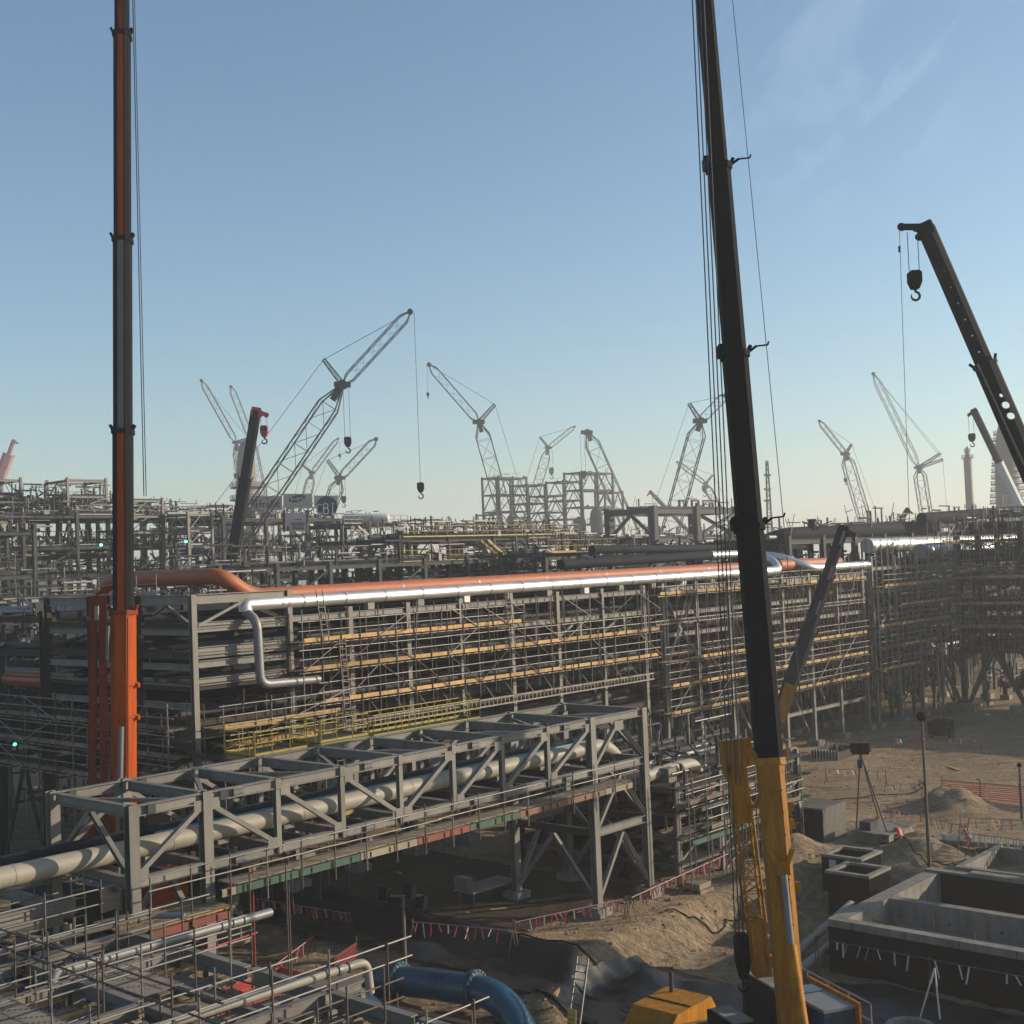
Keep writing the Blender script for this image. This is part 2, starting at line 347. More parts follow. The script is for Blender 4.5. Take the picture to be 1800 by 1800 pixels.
# black plastic sheeting lying along the trench edge and in front of the basin
def sheet(name, label, s0, s1, t0, t1, ns, ntt, seed, amp=0.16, group=None, mt='plastic'):
    vv = []
    for i in range(ns + 1):
        for j in range(ntt + 1):
            a = i / ns; b_ = j / ntt; s_ = s0 + (s1 - s0) * a; t_ = t0 + (t1 - t0) * b_
            e = mnoise.noise(V((t_ * .35, seed, a * 1.3))) * 0.8
            s2 = s_ + e * (0.4 + abs(a - .5))
            z = gz(s2, t_) + 0.05 + amp * (0.5 + 0.5 * mnoise.noise(V((s2 * 2.1, t_ * .45, seed)))) + 0.07 * abs(mnoise.noise(V((s2 * 5, t_ * 1.3, seed + 4))))
            vv.append(tuple(G(s2, t_, z)))
    k = ntt + 1; c = V(vv[len(vv) // 2]); c.z -= .3
    me = bpy.data.meshes.new(name); me.from_pydata([tuple(V(q) - c) for q in vv], [], [(i * k + j, (i + 1) * k + j, (i + 1) * k + j + 1, i * k + j + 1) for i in range(ns) for j in range(ntt)])
    me.polygons.foreach_set('use_smooth', [True] * len(me.polygons)); me.materials.append(MATS[mt])
    o = newobj(name, me, None, M.Translation(c)); tag(o, label, 'plastic sheet', group); return o
sheet('plastic_or_shade_sheet', 'long glossy black plastic sheet draped along the trench edge below the pipe bridge', -8.2, -4.5, -13, 20, 20, 110, 1, .24)
sheet('plastic_or_shade_sheet', 'creased black plastic sheet over the foot of the sandy bank by the crane jib', -6.0, -1.2, -14.5, -3.2, 18, 50, 21, .3)
sheet('plastic_or_shade_sheet', 'wide brown sheet added to stand in for shade on the ground under the truss bridge', -4.3, 5.2, 1.0, 19, 24, 60, 13, 0.06, mt='shade_brown')  # added sheet, its dark tone stands for the shade below the bridge
sheet('plastic_or_shade_sheet', 'rumpled black plastic sheet on the sand in front of the black-walled concrete basin', -6.5, 2.6, -32, -11.4, 26, 60, 5, 0.2)
sheet('plastic_or_shade_sheet', 'black plastic sheet behind the yellow crane cab', -12.5, -9.6, -34, -19.0, 14, 40, 9, 0.22)

# ------------------------------------------------------------------ generic builders
def railing(parent, pts, h=1.1, mt='yellow_rail', step=1.6, r=0.03, name='railing', toe=True):
    """posts and rails of a guard rail along a polyline, one part"""
    mb = MB()
    for a, b_ in zip(pts[:-1], pts[1:]):
        a = V(a); b_ = V(b_); L = (b_ - a).length; k = max(1, int(round(L / step)))
        for i in range(k + 1):
            p = a.lerp(b_, i / k); mb.tube(p, p + ZZ * h, r, 5, caps=False)
        for z in (h, h * .52): mb.tube(a + ZZ * z, b_ + ZZ * z, r, 5, caps=False)
        if toe: mb.mem(a + ZZ * .06, b_ + ZZ * .06, 0.015, 0.12)
    return mb.build(name, mt, parent)
def ladder(parent, a, b_, w=0.45, mt='galv', name='ladder', side=None, step=0.3):
    a = V(a); b_ = V(b_); d = (b_ - a); side = (side or GU) * (w / 2); mb = MB()
    for q in (-1, 1): mb.tube(a + side * q, b_ + side * q, 0.03, 5)
    k = int(d.length / step)
    for i in range(1, k): p = a + d * (i / k); mb.tube(p - side, p + side, 0.018, 4, caps=False)
    return mb.build(name, mt, parent)
def scaffold(name, label, s0, s1, step, to, ti, decks, z0, z1, P=R, group=None, axis='s', tubemat='tube_rust', plankmat='plank', brace=True, ticks=True, pl=3.9):
    """tube-and-board scaffold; axis 's': runs along s between t=to (outer) and t=ti (inner)"""
    Q = (lambda a, b_, z: P(a, b_, z)) if axis == 's' else (lambda a, b_, z: P(b_, a, z))
    th = thing(name, label, 'scaffold', Q((s0 + s1) / 2, (to + ti) / 2, z0), group)
    n_ = max(1, int(round((s1 - s0) / step))); ss = [s0 + (s1 - s0) * i / n_ for i in range(n_ + 1)]
    for i, s_ in enumerate(ss):
        for t_ in (to, ti):
            top = z1 + rnd.uniform(-.3, .45); a = Q(s_ + rnd.uniform(-.05, .05), t_, z0 + (rnd.uniform(-.3, .2) if z0 > 1 else 0))
            tube(th, 'standard', a, Q(s_ + rnd.uniform(-.04, .04), t_, top), 0.034, 'galv' if (i + (t_ == ti)) % 5 == 0 else tubemat)
    dirs = (Q(1, 0, 0) - Q(0, 0, 0)); outd = (Q(0, 0, 0) - Q(0, 1, 0)) * (1 if to < ti else -1)
    for z, sa_, sb_ in decks:
        k = max(1, int(round((sb_ - sa_) / 6.0)))
        for i in range(k):
            a = sa_ + (sb_ - sa_) * i / k - .25; b_ = sa_ + (sb_ - sa_) * (i + 1) / k + .25
            for dz in (-.10, .62, 1.12):
                tube(th, 'ledger', Q(a, to, z + dz), Q(b_, to, z + dz + rnd.uniform(-.02, .02)), 0.031, 'galv')
            tube(th, 'ledger', Q(a, ti, z - .10), Q(b_, ti, z - .10), 0.031, tubemat)
        x = sa_ + rnd.uniform(0, .4)
        sg = 1 if ti > to else -1; wd = abs(ti - to)
        while x < sb_ - .4:
            L = min(pl * rnd.uniform(.85, 1.05), sb_ - x); 
            for q in range(4):
                tq = to + sg * (0.10 + (wd - .1) * (q + .5) / 4)
                if rnd.random() < .94:
                    e = rnd.uniform(0, .25)
                    mem(th, 'plank', Q(x - e, tq, z), Q(x + L - .03, tq, z + rnd.uniform(-.01, .01)), (wd - .1) / 4 - .02, .04, 'plank_old' if rnd.random() < .45 else plankmat)
            if rnd.random() < .97:
                mem(th, 'toe_board', Q(x, to + sg * .05, z + .12), Q(x + L - .02, to + sg * .05, z + .12 + rnd.uniform(-.015, .015)), .038, .22, plankmat)
            x += L
        if ticks:
            for s_ in ss:
                if sa_ - .2 <= s_ <= sb_ + .2:
                    for d in (0, step / 2):
                        tube(th, 'transom', Q(s_ + d, to - sg * .22, z - .05), Q(s_ + d, ti + sg * .1, z - .05), 0.03, tubemat)
    for k in range(int((s1 - s0) / 1.6)):                  # odd tube ends and extra ties
        s_ = rnd.uniform(s0, s1); z = rnd.choice(decks)[0] + rnd.uniform(-.5, 1.3); l_ = rnd.uniform(.5, 1.6)
        if rnd.random() < .5: tube(th, 'tie_tube', Q(s_, to - .3, z), Q(s_ + rnd.uniform(-.2, .2), ti + .2, z + rnd.uniform(-.2, .2)), .028, tubemat)
        else: tube(th, 'stub_tube', Q(s_, to - .06, z - l_), Q(s_ + rnd.uniform(-.25, .25), to - .06, z + l_), .028, rnd.choice([tubemat, 'galv']))
    if brace:
        zs = sorted([d[0] for d in decks]) + [z1]
        for a, b_ in zip(zs[:-1], zs[1:]):
            for i in range(0, len(ss) - 2, 2):
                if rnd.random() < .75:
                    i0, i1 = (i, i + 2) if rnd.random() < .5 else (i + 2, i)
                    tube(th, 'brace', Q(ss[i0], to - .04, a), Q(ss[i1], to - .04, b_), 0.03, 'galv' if rnd.random() < .5 else tubemat)
    return th
def frame(name, label, cat, sg, tg, levels, P=G, col=.35, bh=.4, mt='steel', mt2='steel_dark', z0=0.0, pipes=0, decks=(), rails=(), brace=.5, seed=1, group=None, railmat='yellow_rail', pipemats=('dark_pipe', 'grey_pipe', 'steel_dark'), clutter=0, drop=0.0, pr=(.08, .24), piers=False, topcol=0.3, along='s', zb=None):
    """open steel structure: a column at each grid point, beams at each level, braces, decks, pipes, rails"""
    r = random.Random(seed); th = thing(name, label, cat, P((sg[0] + sg[-1]) / 2, (tg[0] + tg[-1]) / 2, z0), group)
    zt = levels[-1]
    for i, s_ in enumerate(sg):
        for j, t_ in enumerate(tg):
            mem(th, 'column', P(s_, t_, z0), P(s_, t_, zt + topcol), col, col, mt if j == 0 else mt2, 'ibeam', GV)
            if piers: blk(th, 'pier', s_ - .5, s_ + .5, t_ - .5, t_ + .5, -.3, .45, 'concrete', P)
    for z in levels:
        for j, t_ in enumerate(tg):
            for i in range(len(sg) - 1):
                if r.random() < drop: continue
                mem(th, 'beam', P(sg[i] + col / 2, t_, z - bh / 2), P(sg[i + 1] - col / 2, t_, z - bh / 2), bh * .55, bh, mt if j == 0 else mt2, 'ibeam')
        for i, s_ in enumerate(sg):
            for j in range(len(tg) - 1):
                if r.random() < drop: continue
                mem(th, 'cross_beam', P(s_, tg[j] + col / 2, z - bh / 2 + .004), P(s_, tg[j + 1] - col / 2, z - bh / 2 + .004), bh * .5, bh * .96, mt if i == 0 else mt2, 'ibeam')
    zz = [z0 if zb is None else zb] + list(levels)
    for k in range(len(zz) - 1):
        for i in range(len(sg) - 1):
            if r.random() < brace:
                a, b_ = zz[k], zz[k + 1] - bh; m_ = r.random(); x0, x1 = sg[i] + col * .4, sg[i + 1] - col * .4; xm = (x0 + x1) / 2; w_ = col * .5
                t_ = tg[0]
                if m_ < .5:
                    mem(th, 'diagonal', P(x0, t_, a), P(xm, t_, b_), w_, w_ * .8, mt, 'chan'); mem(th, 'diagonal', P(x1, t_, a), P(xm, t_, b_), w_, w_ * .8, mt, 'chan')
                else:
                    mem(th, 'diagonal', P(x0, t_ - .03, a), P(x1, t_ - .03, b_), w_, w_ * .8, mt, 'chan')
                    if m_ > .8: mem(th, 'diagonal', P(x1, t_ + .05, a), P(x0, t_ + .05, b_), w_, w_ * .8, mt, 'chan')
        for j in range(len(tg) - 1):
            if r.random() < brace:
                a, b_ = zz[k], zz[k + 1] - bh; s_ = sg[0]
                mem(th, 'diagonal', P(s_, tg[j] + .1, a), P(s_, (tg[j] + tg[j + 1]) / 2, b_), col * .5, col * .4, mt2, 'chan'); mem(th, 'diagonal', P(s_, tg[j + 1] - .1, a), P(s_, (tg[j] + tg[j + 1]) / 2, b_), col * .5, col * .4, mt2, 'chan')
    for z in decks:
        blk(th, 'deck', sg[0] - .6, sg[-1] + .6, tg[0] - .6, tg[-1] + .4, z + .01, z + .06, mt2, P)
    for z in rails:
        e = .6; railing(th, [P(sg[0] - e, tg[-1], z), P(sg[0] - e, tg[0] - e, z), P(sg[-1] + e, tg[0] - e, z)], mt=railmat, step=1.8, r=.035 if sg[-1] - sg[0] < 60 else .05)
    for z in levels:
        for k in range(pipes):
            rr = r.uniform(*pr); m_ = r.choice(pipemats)
            if along == 's':
                t_ = r.uniform(tg[0] + .4, tg[-1] - .4); a = sg[0] - r.uniform(0, 2); b_ = sg[-1] + r.uniform(0, 2)
                if r.random() < .35: a = r.uniform(sg[0], (sg[0] + sg[-1]) / 2)
                tube(th, 'pipe', P(a, t_, z + rr + .01), P(b_, t_, z + rr + .01), rr, m_, 'pipe')
            else:
                s_ = r.uniform(sg[0] + .4, sg[-1] - .4)
                tube(th, 'pipe', P(s_, tg[0] - r.uniform(0, 2), z + rr + .01), P(s_, tg[-1] + r.uniform(0, 2), z + rr + .01), rr, m_, 'pipe')
    if clutter:
        for ci, cm in enumerate(('steel_dark', 'galv', 'steel_brown')):
            mb = MB()
            for k in range(clutter):
                s_ = r.uniform(sg[0], sg[-1]); t_ = r.uniform(tg[0] - .5, tg[-1]); z = r.choice([z0 + 2] + list(levels)); q = r.random()
                if q < .3:
                    h = r.uniform(.5, 2.4); mb.tube(P(s_, t_, z), P(s_, t_, z + h), r.uniform(.04, .13), 6)
                elif q < .5: mb.box(blkmtx(s_, s_ + r.uniform(.2, .8), t_, t_ + r.uniform(.2, .6), z + .05, z + r.uniform(.25, .9), P))
                elif q < .78:
                    a = r.uniform(.8, 4); dz = r.uniform(.3, 2.2); mb.tube(P(s_, t_, z + dz), P(s_ + a, t_, z + dz), r.uniform(.03, .12), 6)
                elif q < .9: mb.tube(P(s_, t_, z + r.uniform(.2, 2)), P(s_, t_ + r.uniform(.6, 3), z + r.uniform(.2, 2)), r.uniform(.03, .1), 6)
                else: mb.tube(P(s_, t_, z), P(s_ + r.uniform(-1.5, 1.5), t_, z + 2.4), .04, 5)
            stuff(mb.build('small_piping', cm, th))
    return th

# ------------------------------------------------------------------ main pipe rack, left section
LC = [0, 6.1, 10.4, 14.9, 19.4, 24.1, 28.8, 33.7, 38.7]
TR = [0, 4.9, 9.8, 14.5]
def rack(name, label, cols, levels, seed, ztop, frontdrop=(), pipes=8, brace_low=True, lat=None):
    r = random.Random(seed); th = thing(name, label, 'pipe rack', R((cols[0] + cols[-1]) / 2, 7, 0))
    for s_ in cols:
        for t_ in TR:
            top = 16.1 if (s_ < 6.3 and cols[0] == 0) else ztop
            mem(th, 'column', R(s_, t_, .5), R(s_, t_, top), .31, .31, 'steel' if t_ == 0 else 'steel_brown', 'ibeam', GV)  # inner columns take a darker steel that stands for shade
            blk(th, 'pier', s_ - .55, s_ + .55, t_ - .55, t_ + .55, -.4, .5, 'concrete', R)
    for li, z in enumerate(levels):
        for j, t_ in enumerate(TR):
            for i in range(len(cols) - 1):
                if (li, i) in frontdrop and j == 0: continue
                mem(th, 'beam', R(cols[i] + .15, t_, z - .2), R(cols[i + 1] - .15, t_, z - .2), .2, .33, 'steel' if j == 0 and (li >= len(levels) - 2 or (cols[0] > 1 and li > 1)) else 'steel_brown', 'ibeam')  # inner and lower beams browner, rack shade put into their colour
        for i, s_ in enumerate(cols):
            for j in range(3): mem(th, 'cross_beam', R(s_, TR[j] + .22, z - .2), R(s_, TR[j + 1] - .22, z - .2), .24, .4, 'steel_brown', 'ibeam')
        for k in range(pipes):
            rr = r.choice([.09, .11, .16, .22, .3]); t_ = 0.9 + (k + r.uniform(.1, .9)) * 13.0 / pipes
            tube(th, 'pipe', R(cols[0] - r.uniform(-.3, .6), t_, z + rr + .02), R(cols[-1] + 1.2, t_, z + rr + .02), rr, r.choice(['dark_pipe', 'steel_brown', 'dark_pipe', 'steel_dark']), 'pipe')  # dark pipe colours paint in the shaded rack interior
    for li, z in enumerate(levels):
        for c, (ta_, tb_) in enumerate(((1.6, 4.4), (5.4, 9.2), (10.4, 13.9))):
            if (li + c) % 3 != 2: blk(th, 'shade_panel', cols[0] + .4, cols[-1] - .4, ta_, tb_, z - .09, z - .03, 'steel_brown', R)  # solid panels added to block light and darken the rack interior
    for i in range(len(cols) - 1):
        a, b_ = cols[i] + .2, cols[i + 1] - .2; xm = (a + b_) / 2
        if brace_low:
            zt = levels[0] - .45
            for t_ in ((0, 4.9, 9.8) if i % 2 == 0 else (4.9, 9.8)):
                mem(th, 'diagonal', R(a, t_, .8), R(xm, t_, zt), .2, .16, 'steel_brown', 'chan'); mem(th, 'diagonal', R(b_, t_, .8), R(xm, t_, zt), .2, .16, 'steel_brown', 'chan')
    if lat:                                   # ladder-like lattice girder carrying cables
        z, a, b_ = lat; mb = MB()
        for dz in (0, .42): mb.mem(R(a, -.9, z + dz), R(b_, -.9, z + dz), .08, .09)
        x = a
        while x < b_: mb.mem(R(x, -.9, z), R(x, -.9, z + .42), .05, .05); x += .38
        mb.build('lattice_girder', 'galv', th)
        x = a + 1
        while x < b_: tube(th, 'hanger', R(x, -.9, z + .3), R(x - .5, -.3, z + 1.5), .03, 'galv'); x += 1.9
    return th
rk = rack('pipe_rack', 'long grey steel pipe rack carrying the silver and orange pipes, end facing the orange crane', LC, [6.6, 8.6, 9.8, 11.6, 13.2, 14.7], 3, 14.95, frontdrop={(0, 0), (1, 0)}, lat=(8.2, 9, 38.4))
# portal over the first bay with lit beams and knee bracing
for z, h in ((16.1, .5), (14.5, .34), (13.42, .42), (12.72, .36), (11.85, .4)):
    mem(rk, 'portal_beam', R(.22, -.012, z - h / 2), R(5.88, -.012, z - h / 2), .26, h, 'steel', 'ibeam')
for j in range(3): mem(rk, 'portal_beam', R(0, TR[j] + .22, 15.85), R(0, TR[j + 1] - .22, 15.85), .26, .5, 'steel', 'ibeam')
for z in (14.4, 12.6, 11.8, 10.6):
    for j in range(3): mem(rk, 'end_beam', R(-.02, TR[j] + .22, z - .2), R(-.02, TR[j + 1] - .22, z - .2), .22, .34, 'steel', 'ibeam')
for a, b_ in ((.25, 3.0), (5.8, 3.0)):
    mem(rk, 'diagonal', R(a, -.05, 14.5), R(b_, -.05, 15.6), .16, .14, 'steel', 'chan')
for a, b_ in ((.3, 2.4), (4.6, 2.4)): mem(rk, 'diagonal', R(0, a, 14.6), R(0, b_, 15.6), .16, .14, 'steel', 'chan')
for a, b_ in ((28.8, 31.2), (33.7, 31.2), (33.7, 36.2), (38.7, 36.2)): mem(rk, 'diagonal', R(a, .3, 11.7), R(b_, .3, 12.8), .2, .16, 'steel', 'chan')
for x in (26.4, 31.2, 36.2): mem(rk, 'post', R(x, -.02, 11.6), R(x, -.02, 12.8), .2, .2, 'steel', 'ibeam', GV)
railing(rk, [R(0, 3.2, 16.12), R(0, 14.5, 16.12), R(0, 22, 16.12)], mt='galv', step=2.0)

RC = [41.1, 45.6, 50.3, 54.4, 58.6, 63.3, 68.3, 73.5]
rk2 = rack('pipe_rack', 'middle stretch of the grey pipe rack behind the yellow crane boom, with cross bracing', RC, [5.2, 7.3, 9.2, 11.3, 12.9, 14.75], 4, 15.0, frontdrop={(3, 2), (4, 5), (2, 0)}, brace_low=False)
for (a, za, b_, zb) in ((41.3, 9.3, 43.35, 11.4), (45.4, 9.3, 43.35, 11.4), (41.3, 14.3, 43.35, 11.4), (45.4, 14.3, 43.35, 11.4), (41.3, .8, 43.35, 4.8), (45.4, .8, 43.35, 4.8)):
    mem(rk2, 'diagonal', R(a, -.03, za), R(b_, -.03, zb), .2, .17, 'steel', 'chan')
for i in (3, 4, 5, 6):
    mem(rk2, 'diagonal', R(RC[i] + .3, 2.4, 4.7), R(RC[i] + 3.2, 2.4, .7), .2, .17, 'steel', 'chan')
    mem(rk2, 'tie_beam', R(RC[i] + .22, 0, 3.1), R(RC[i + 1] - .22, 0, 3.1), .2, .3, 'steel', 'ibeam')
# cable ladder along the front
mb = MB()
for dz in (0, .28): mb.mem(R(39.5, -.5, 12.0 + dz), R(73, -.5, 12.0 + dz), .06, .07)
x = 39.6
while x < 73: mb.mem(R(x, -.5, 12.0), R(x, -.5, 12.28), .04, .04); x += .3
mb.build('cable_ladder', 'galv', rk2)

# far stretch of the rack beyond, dense and dark
FC = [75.5, 80.5, 85.5, 90.5, 96, 102]
rk3 = rack('pipe_rack', 'far stretch of the pipe rack meeting the cross rack, dark with scaffold tubes', FC, [5.0, 7.2, 9.2, 11.3, 13, 15.2], 5, 16.2, brace_low=False)

frame('process_module', 'packed dark pipework inside the far stretch of the pipe rack', 'plant structure', [76, 81, 86, 91, 96], [1.2, 5, 9], [3.4, 5.6, 7.8, 10, 12.2], P=R, col=.28, bh=.3, mt='steel_dark', mt2='steel_brown', pipes=7, brace=.5, seed=91, clutter=420, decks=(5.65, 10.05))
# ------------------------------------------------------------------ scaffolds on the rack front
scaffold('access_scaffold', 'three-lift scaffold with yellow toe boards along the rack beside the silver drop pipe', 5.9, 38.9, 1.35, -1.35, -.30, [(13.22, 5.9, 23.7), (11.7, 5.9, 38.9), (9.86, 7.2, 38.5)], 8.9, 14.6)
scaffold('access_scaffold', 'four-lift scaffold with pale boards on the rack behind the yellow crane boom', 39.8, 72.0, 1.35, -1.35, -.30, [(14.2, 38.9, 71.8), (9.25, 39.6, 71.5), (7.4, 39.9, 71.5), (5.42, 39.9, 71.5)], 4.4, 15.2)
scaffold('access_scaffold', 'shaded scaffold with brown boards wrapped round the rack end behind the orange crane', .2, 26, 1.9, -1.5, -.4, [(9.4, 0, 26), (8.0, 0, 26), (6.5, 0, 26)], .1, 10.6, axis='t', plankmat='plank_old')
scaffold('access_scaffold', 'dense scaffold on the far dark stretch of the pipe rack', 73.4, 101, 1.25, -1.6, -.3, [(13.3, 75, 88), (11.4, 78, 96), (9.6, 74, 90), (7.6, 74, 86), (5.6, 74, 82)], 3.6, 17.5, tubemat='galv')
scaffold('access_scaffold', 'birdcage scaffold rising over the silver pipes on the far rack', 84, 112, 1.6, -3.6, -2.0, [(17.2, 84, 108), (14.2, 88, 110)], 8, 19.0, tubemat='galv')
th = scaffold('access_scaffold', 'low board platform with tube rails under the drop pipe at the rack corner', -.6, 7.0, 1.7, -3.2, -1.6, [(9.55, -.6, 7.2), (8.6, 0, 5.5)], .1, 10.6)
ladder(th, R(6.6, -3.3, 5.2), R(6.6, -3.3, 9.8))
for i, (a, z0_, z1_) in enumerate(((8.9, 7.0, 13.3), (22.6, 11.7, 15.2), (7.4, 13.2, 16))):
    ld = thing('access_ladder', ['tall steel ladder standing at the rack foot below the scaffold', 'dark steel ladder between the upper scaffold lifts', 'pale leaning ladder beside the tall portal column'][i], 'ladder', R(a, -1.5, z0_))
    mbs = [(-.22), (.22)]
    for q in mbs: tube(ld, 'stile', R(a + q, -1.5, z0_), R(a + q - .3, -1.42, z1_), .035, 'galv')
    k = int((z1_ - z0_) / .3)
    for j in range(1, k):
        f_ = j / k; tube(ld, 'rung', R(a - .22 - .3 * f_, -1.5 + .08 * f_, z0_ + (z1_ - z0_) * f_), R(a + .22 - .3 * f_, -1.5 + .08 * f_, z0_ + (z1_ - z0_) * f_), .018, 'galv')

# ------------------------------------------------------------------ pipes on top of the rack
def long_pipe(name, label, pts, r, mt, bend, bands, bandmat, group=None, cat='pipe', n=20):
    th = thing(name, label, cat, V(pts[0]) - ZZ * r, group)
    pipe(th, 'pipe_run', pts, r, mt, bend, n)
    for a, b_, step in bands:
        a = V(a); b_ = V(b_); d = b_ - a; k = int(d.length / step)
        for i in range(1, k):
            p = a + d * (i / k); dd = d.normalized() * .05; tube(th, 'joint_band', p - dd, p + dd, r + .014, bandmat, 'pipe')
    return th
sz = 15.42; sr = .36
sp = [R(3.3, .05, sz - .35), R(3.3, .05, sz), R(58.6, .05, sz), R(60.2, 1.6, sz + .9), R(60.0, 4.6, sz + 1.5), R(56, 5.2, sz + 1.5)]
long_pipe('return_pipe', 'dark pipe running back from the silver loop behind the orange pipe', [R(56, 5.2, sz + 1.5), R(36, 5.4, sz + 1.3)], .38, 'dark_pipe', 0, [], 'steel')  # continues the silver pipe, with the shade put into a dark colour
long_pipe('insulated_pipe', 'long bright silver clad pipe along the front top of the rack, looping back', sp, sr, 'silver', .9, [(R(4, .05, sz), R(58.4, .05, sz), 2.9)], 'grey_pipe')
sp2 = [R(75, .05, sz), R(64.3, .05, sz), R(62.6, 2.2, sz + 1.1), R(62.3, 5.4, sz + 1.5), R(63.5, 6, sz + 1.4)]
long_pipe('insulated_pipe', 'short silver clad pipe bent into a loop beyond the black telescopic boom', sp2, sr, 'silver', .9, [(R(65, .05, sz), R(74, .05, sz), 2.9)], 'grey_pipe')
op = [R(57, 1.45, 15.8), R(4.7, 1.45, 15.8), R(2.9, 1.45, 16.98), R(2.6, 3.2, 16.98), R(2.6, 12.0, 16.98), R(2.6, 13.4, 15.9), R(2.6, 13.4, 12)]
long_pipe('orange_pipe', 'large orange primed pipe with a raised loop behind the orange crane', op, .44, 'orange_pipe', .85, [(R(9, 1.45, 15.8), R(56, 1.45, 15.8), 6.0)], 'grey_pipe')
long_pipe('orange_pipe', 'orange primed pipe section beyond the silver loop', [R(60.8, 1.45, 15.8), R(72, 1.45, 15.8)], .48, 'orange_pipe', 0, [], 'grey_pipe')
long_pipe('orange_pipe', 'orange pipe low at the left behind the rack end', [R(.8, 16.2, 11.15), R(.8, 60, 11.15)], .42, 'orange_pipe', 0, [(R(.8, 18, 11.15), R(.8, 58, 11.15), 6)], 'grey_pipe')
long_pipe('drop_pipe', 'grey drop pipe bending from the silver pipe down the rack corner', [R(3.3, .05, sz - .36), R(3.3, -.9, 14.6), R(3.4, -.9, 11.25), R(7.3, -.9, 11.15)], .24, 'grey_pipe', .55, [], 'steel')
for i in range(1, 13):                                       # saddles under the silver pipe, on the front beam
    s_ = 8 + i * 4.0
    o = blk(None, 'pipe_saddle', s_ - .25, s_ + .25, -.14, .24, 14.7, 15.08, 'white' if i % 3 == 0 else 'steel', R)
    tag(o, 'small white saddle block under the long silver pipe' if i % 3 == 0 else 'small grey steel saddle block under the long silver pipe', 'pipe support', 'white saddles under the silver pipe' if i % 3 == 0 else 'grey saddles under the silver pipe')

# yellow service platforms at the rack corner
def platform(name, label, s0, s1, t0, t1, z, P=G, legs=0.0, stair=False, group=None, mt='yellow_rail'):
    th = thing(name, label, 'platform', P((s0 + s1) / 2, (t0 + t1) / 2, legs), group)
    blk(th, 'grating', s0, s1, t0, t1, z - .06, z, 'steel_dark', P)
    for (a, b_, c, d) in ((s0, s1, t0, t0), (s0, s1, t1, t1), (s0, s0, t0, t1), (s1, s1, t0, t1)):
        mem(th, 'edge_beam', P(a, c, z - .16), P(b_, d, z - .16), .1, .2, mt, 'chan')
        railing(th, [P(a, c, z), P(b_, d, z)], mt=mt, step=1.0)
    for a in (s0 + .15, s1 - .15):
        mem(th, 'support_beam', P(a, t1, z - .3), P(a, 16.5, z - .3), .16, .22, 'steel_brown', 'ibeam')
        mem(th, 'bracket', P(a, t1 - .6, z - .4), P(a, 16.4, z - 2.4), .1, .12, 'steel_brown', 'chan')
    if stair: ladder(th, P(s0 - .1, t0, z - 1.4), P(s0 - .1, t0, z + 1.2), side=GV, mt=mt)
    return th
platform('service_platform', 'yellow railed platform low at the rack corner beside the drop pipe', -11.6, -8.4, 10.9, 13.2, 8.45, stair=True)
platform('service_platform', 'yellow railed platform with ladder behind the bridge below the scaffold', -7.6, -4.4, 10.9, 13.2, 8.55, stair=True)
platform('service_platform', 'long yellow railed walkway behind the bridge top chords', -3.6, 4.5, 11.4, 13.0, 8.3)
th = thing('control_valve_skid', 'grey tank and valve skid with yellow cover on the low platform behind the bridge', 'skid', G(-6.2, 8.4, 0))
blk(th, 'deck', -7.4, -4.0, 7.6, 9.3, 5.4, 5.6, 'concrete')
for a in (-7.2, -4.2):
    mem(th, 'support_beam', G(a, 7.7, 5.25), G(a, 16.5, 5.25), .2, .28, 'steel_brown', 'ibeam')

for i, q in enumerate((-6.9, -6.0, -5.1)): tube(th, 'vertical_pipe', G(q, 8.4, 5.6), G(q, 8.4, 7.0), .12, 'galv')
blk(th, 'cover', -4.9, -4.3, 8.0, 8.8, 5.61, 6.6, 'yellow_rail')

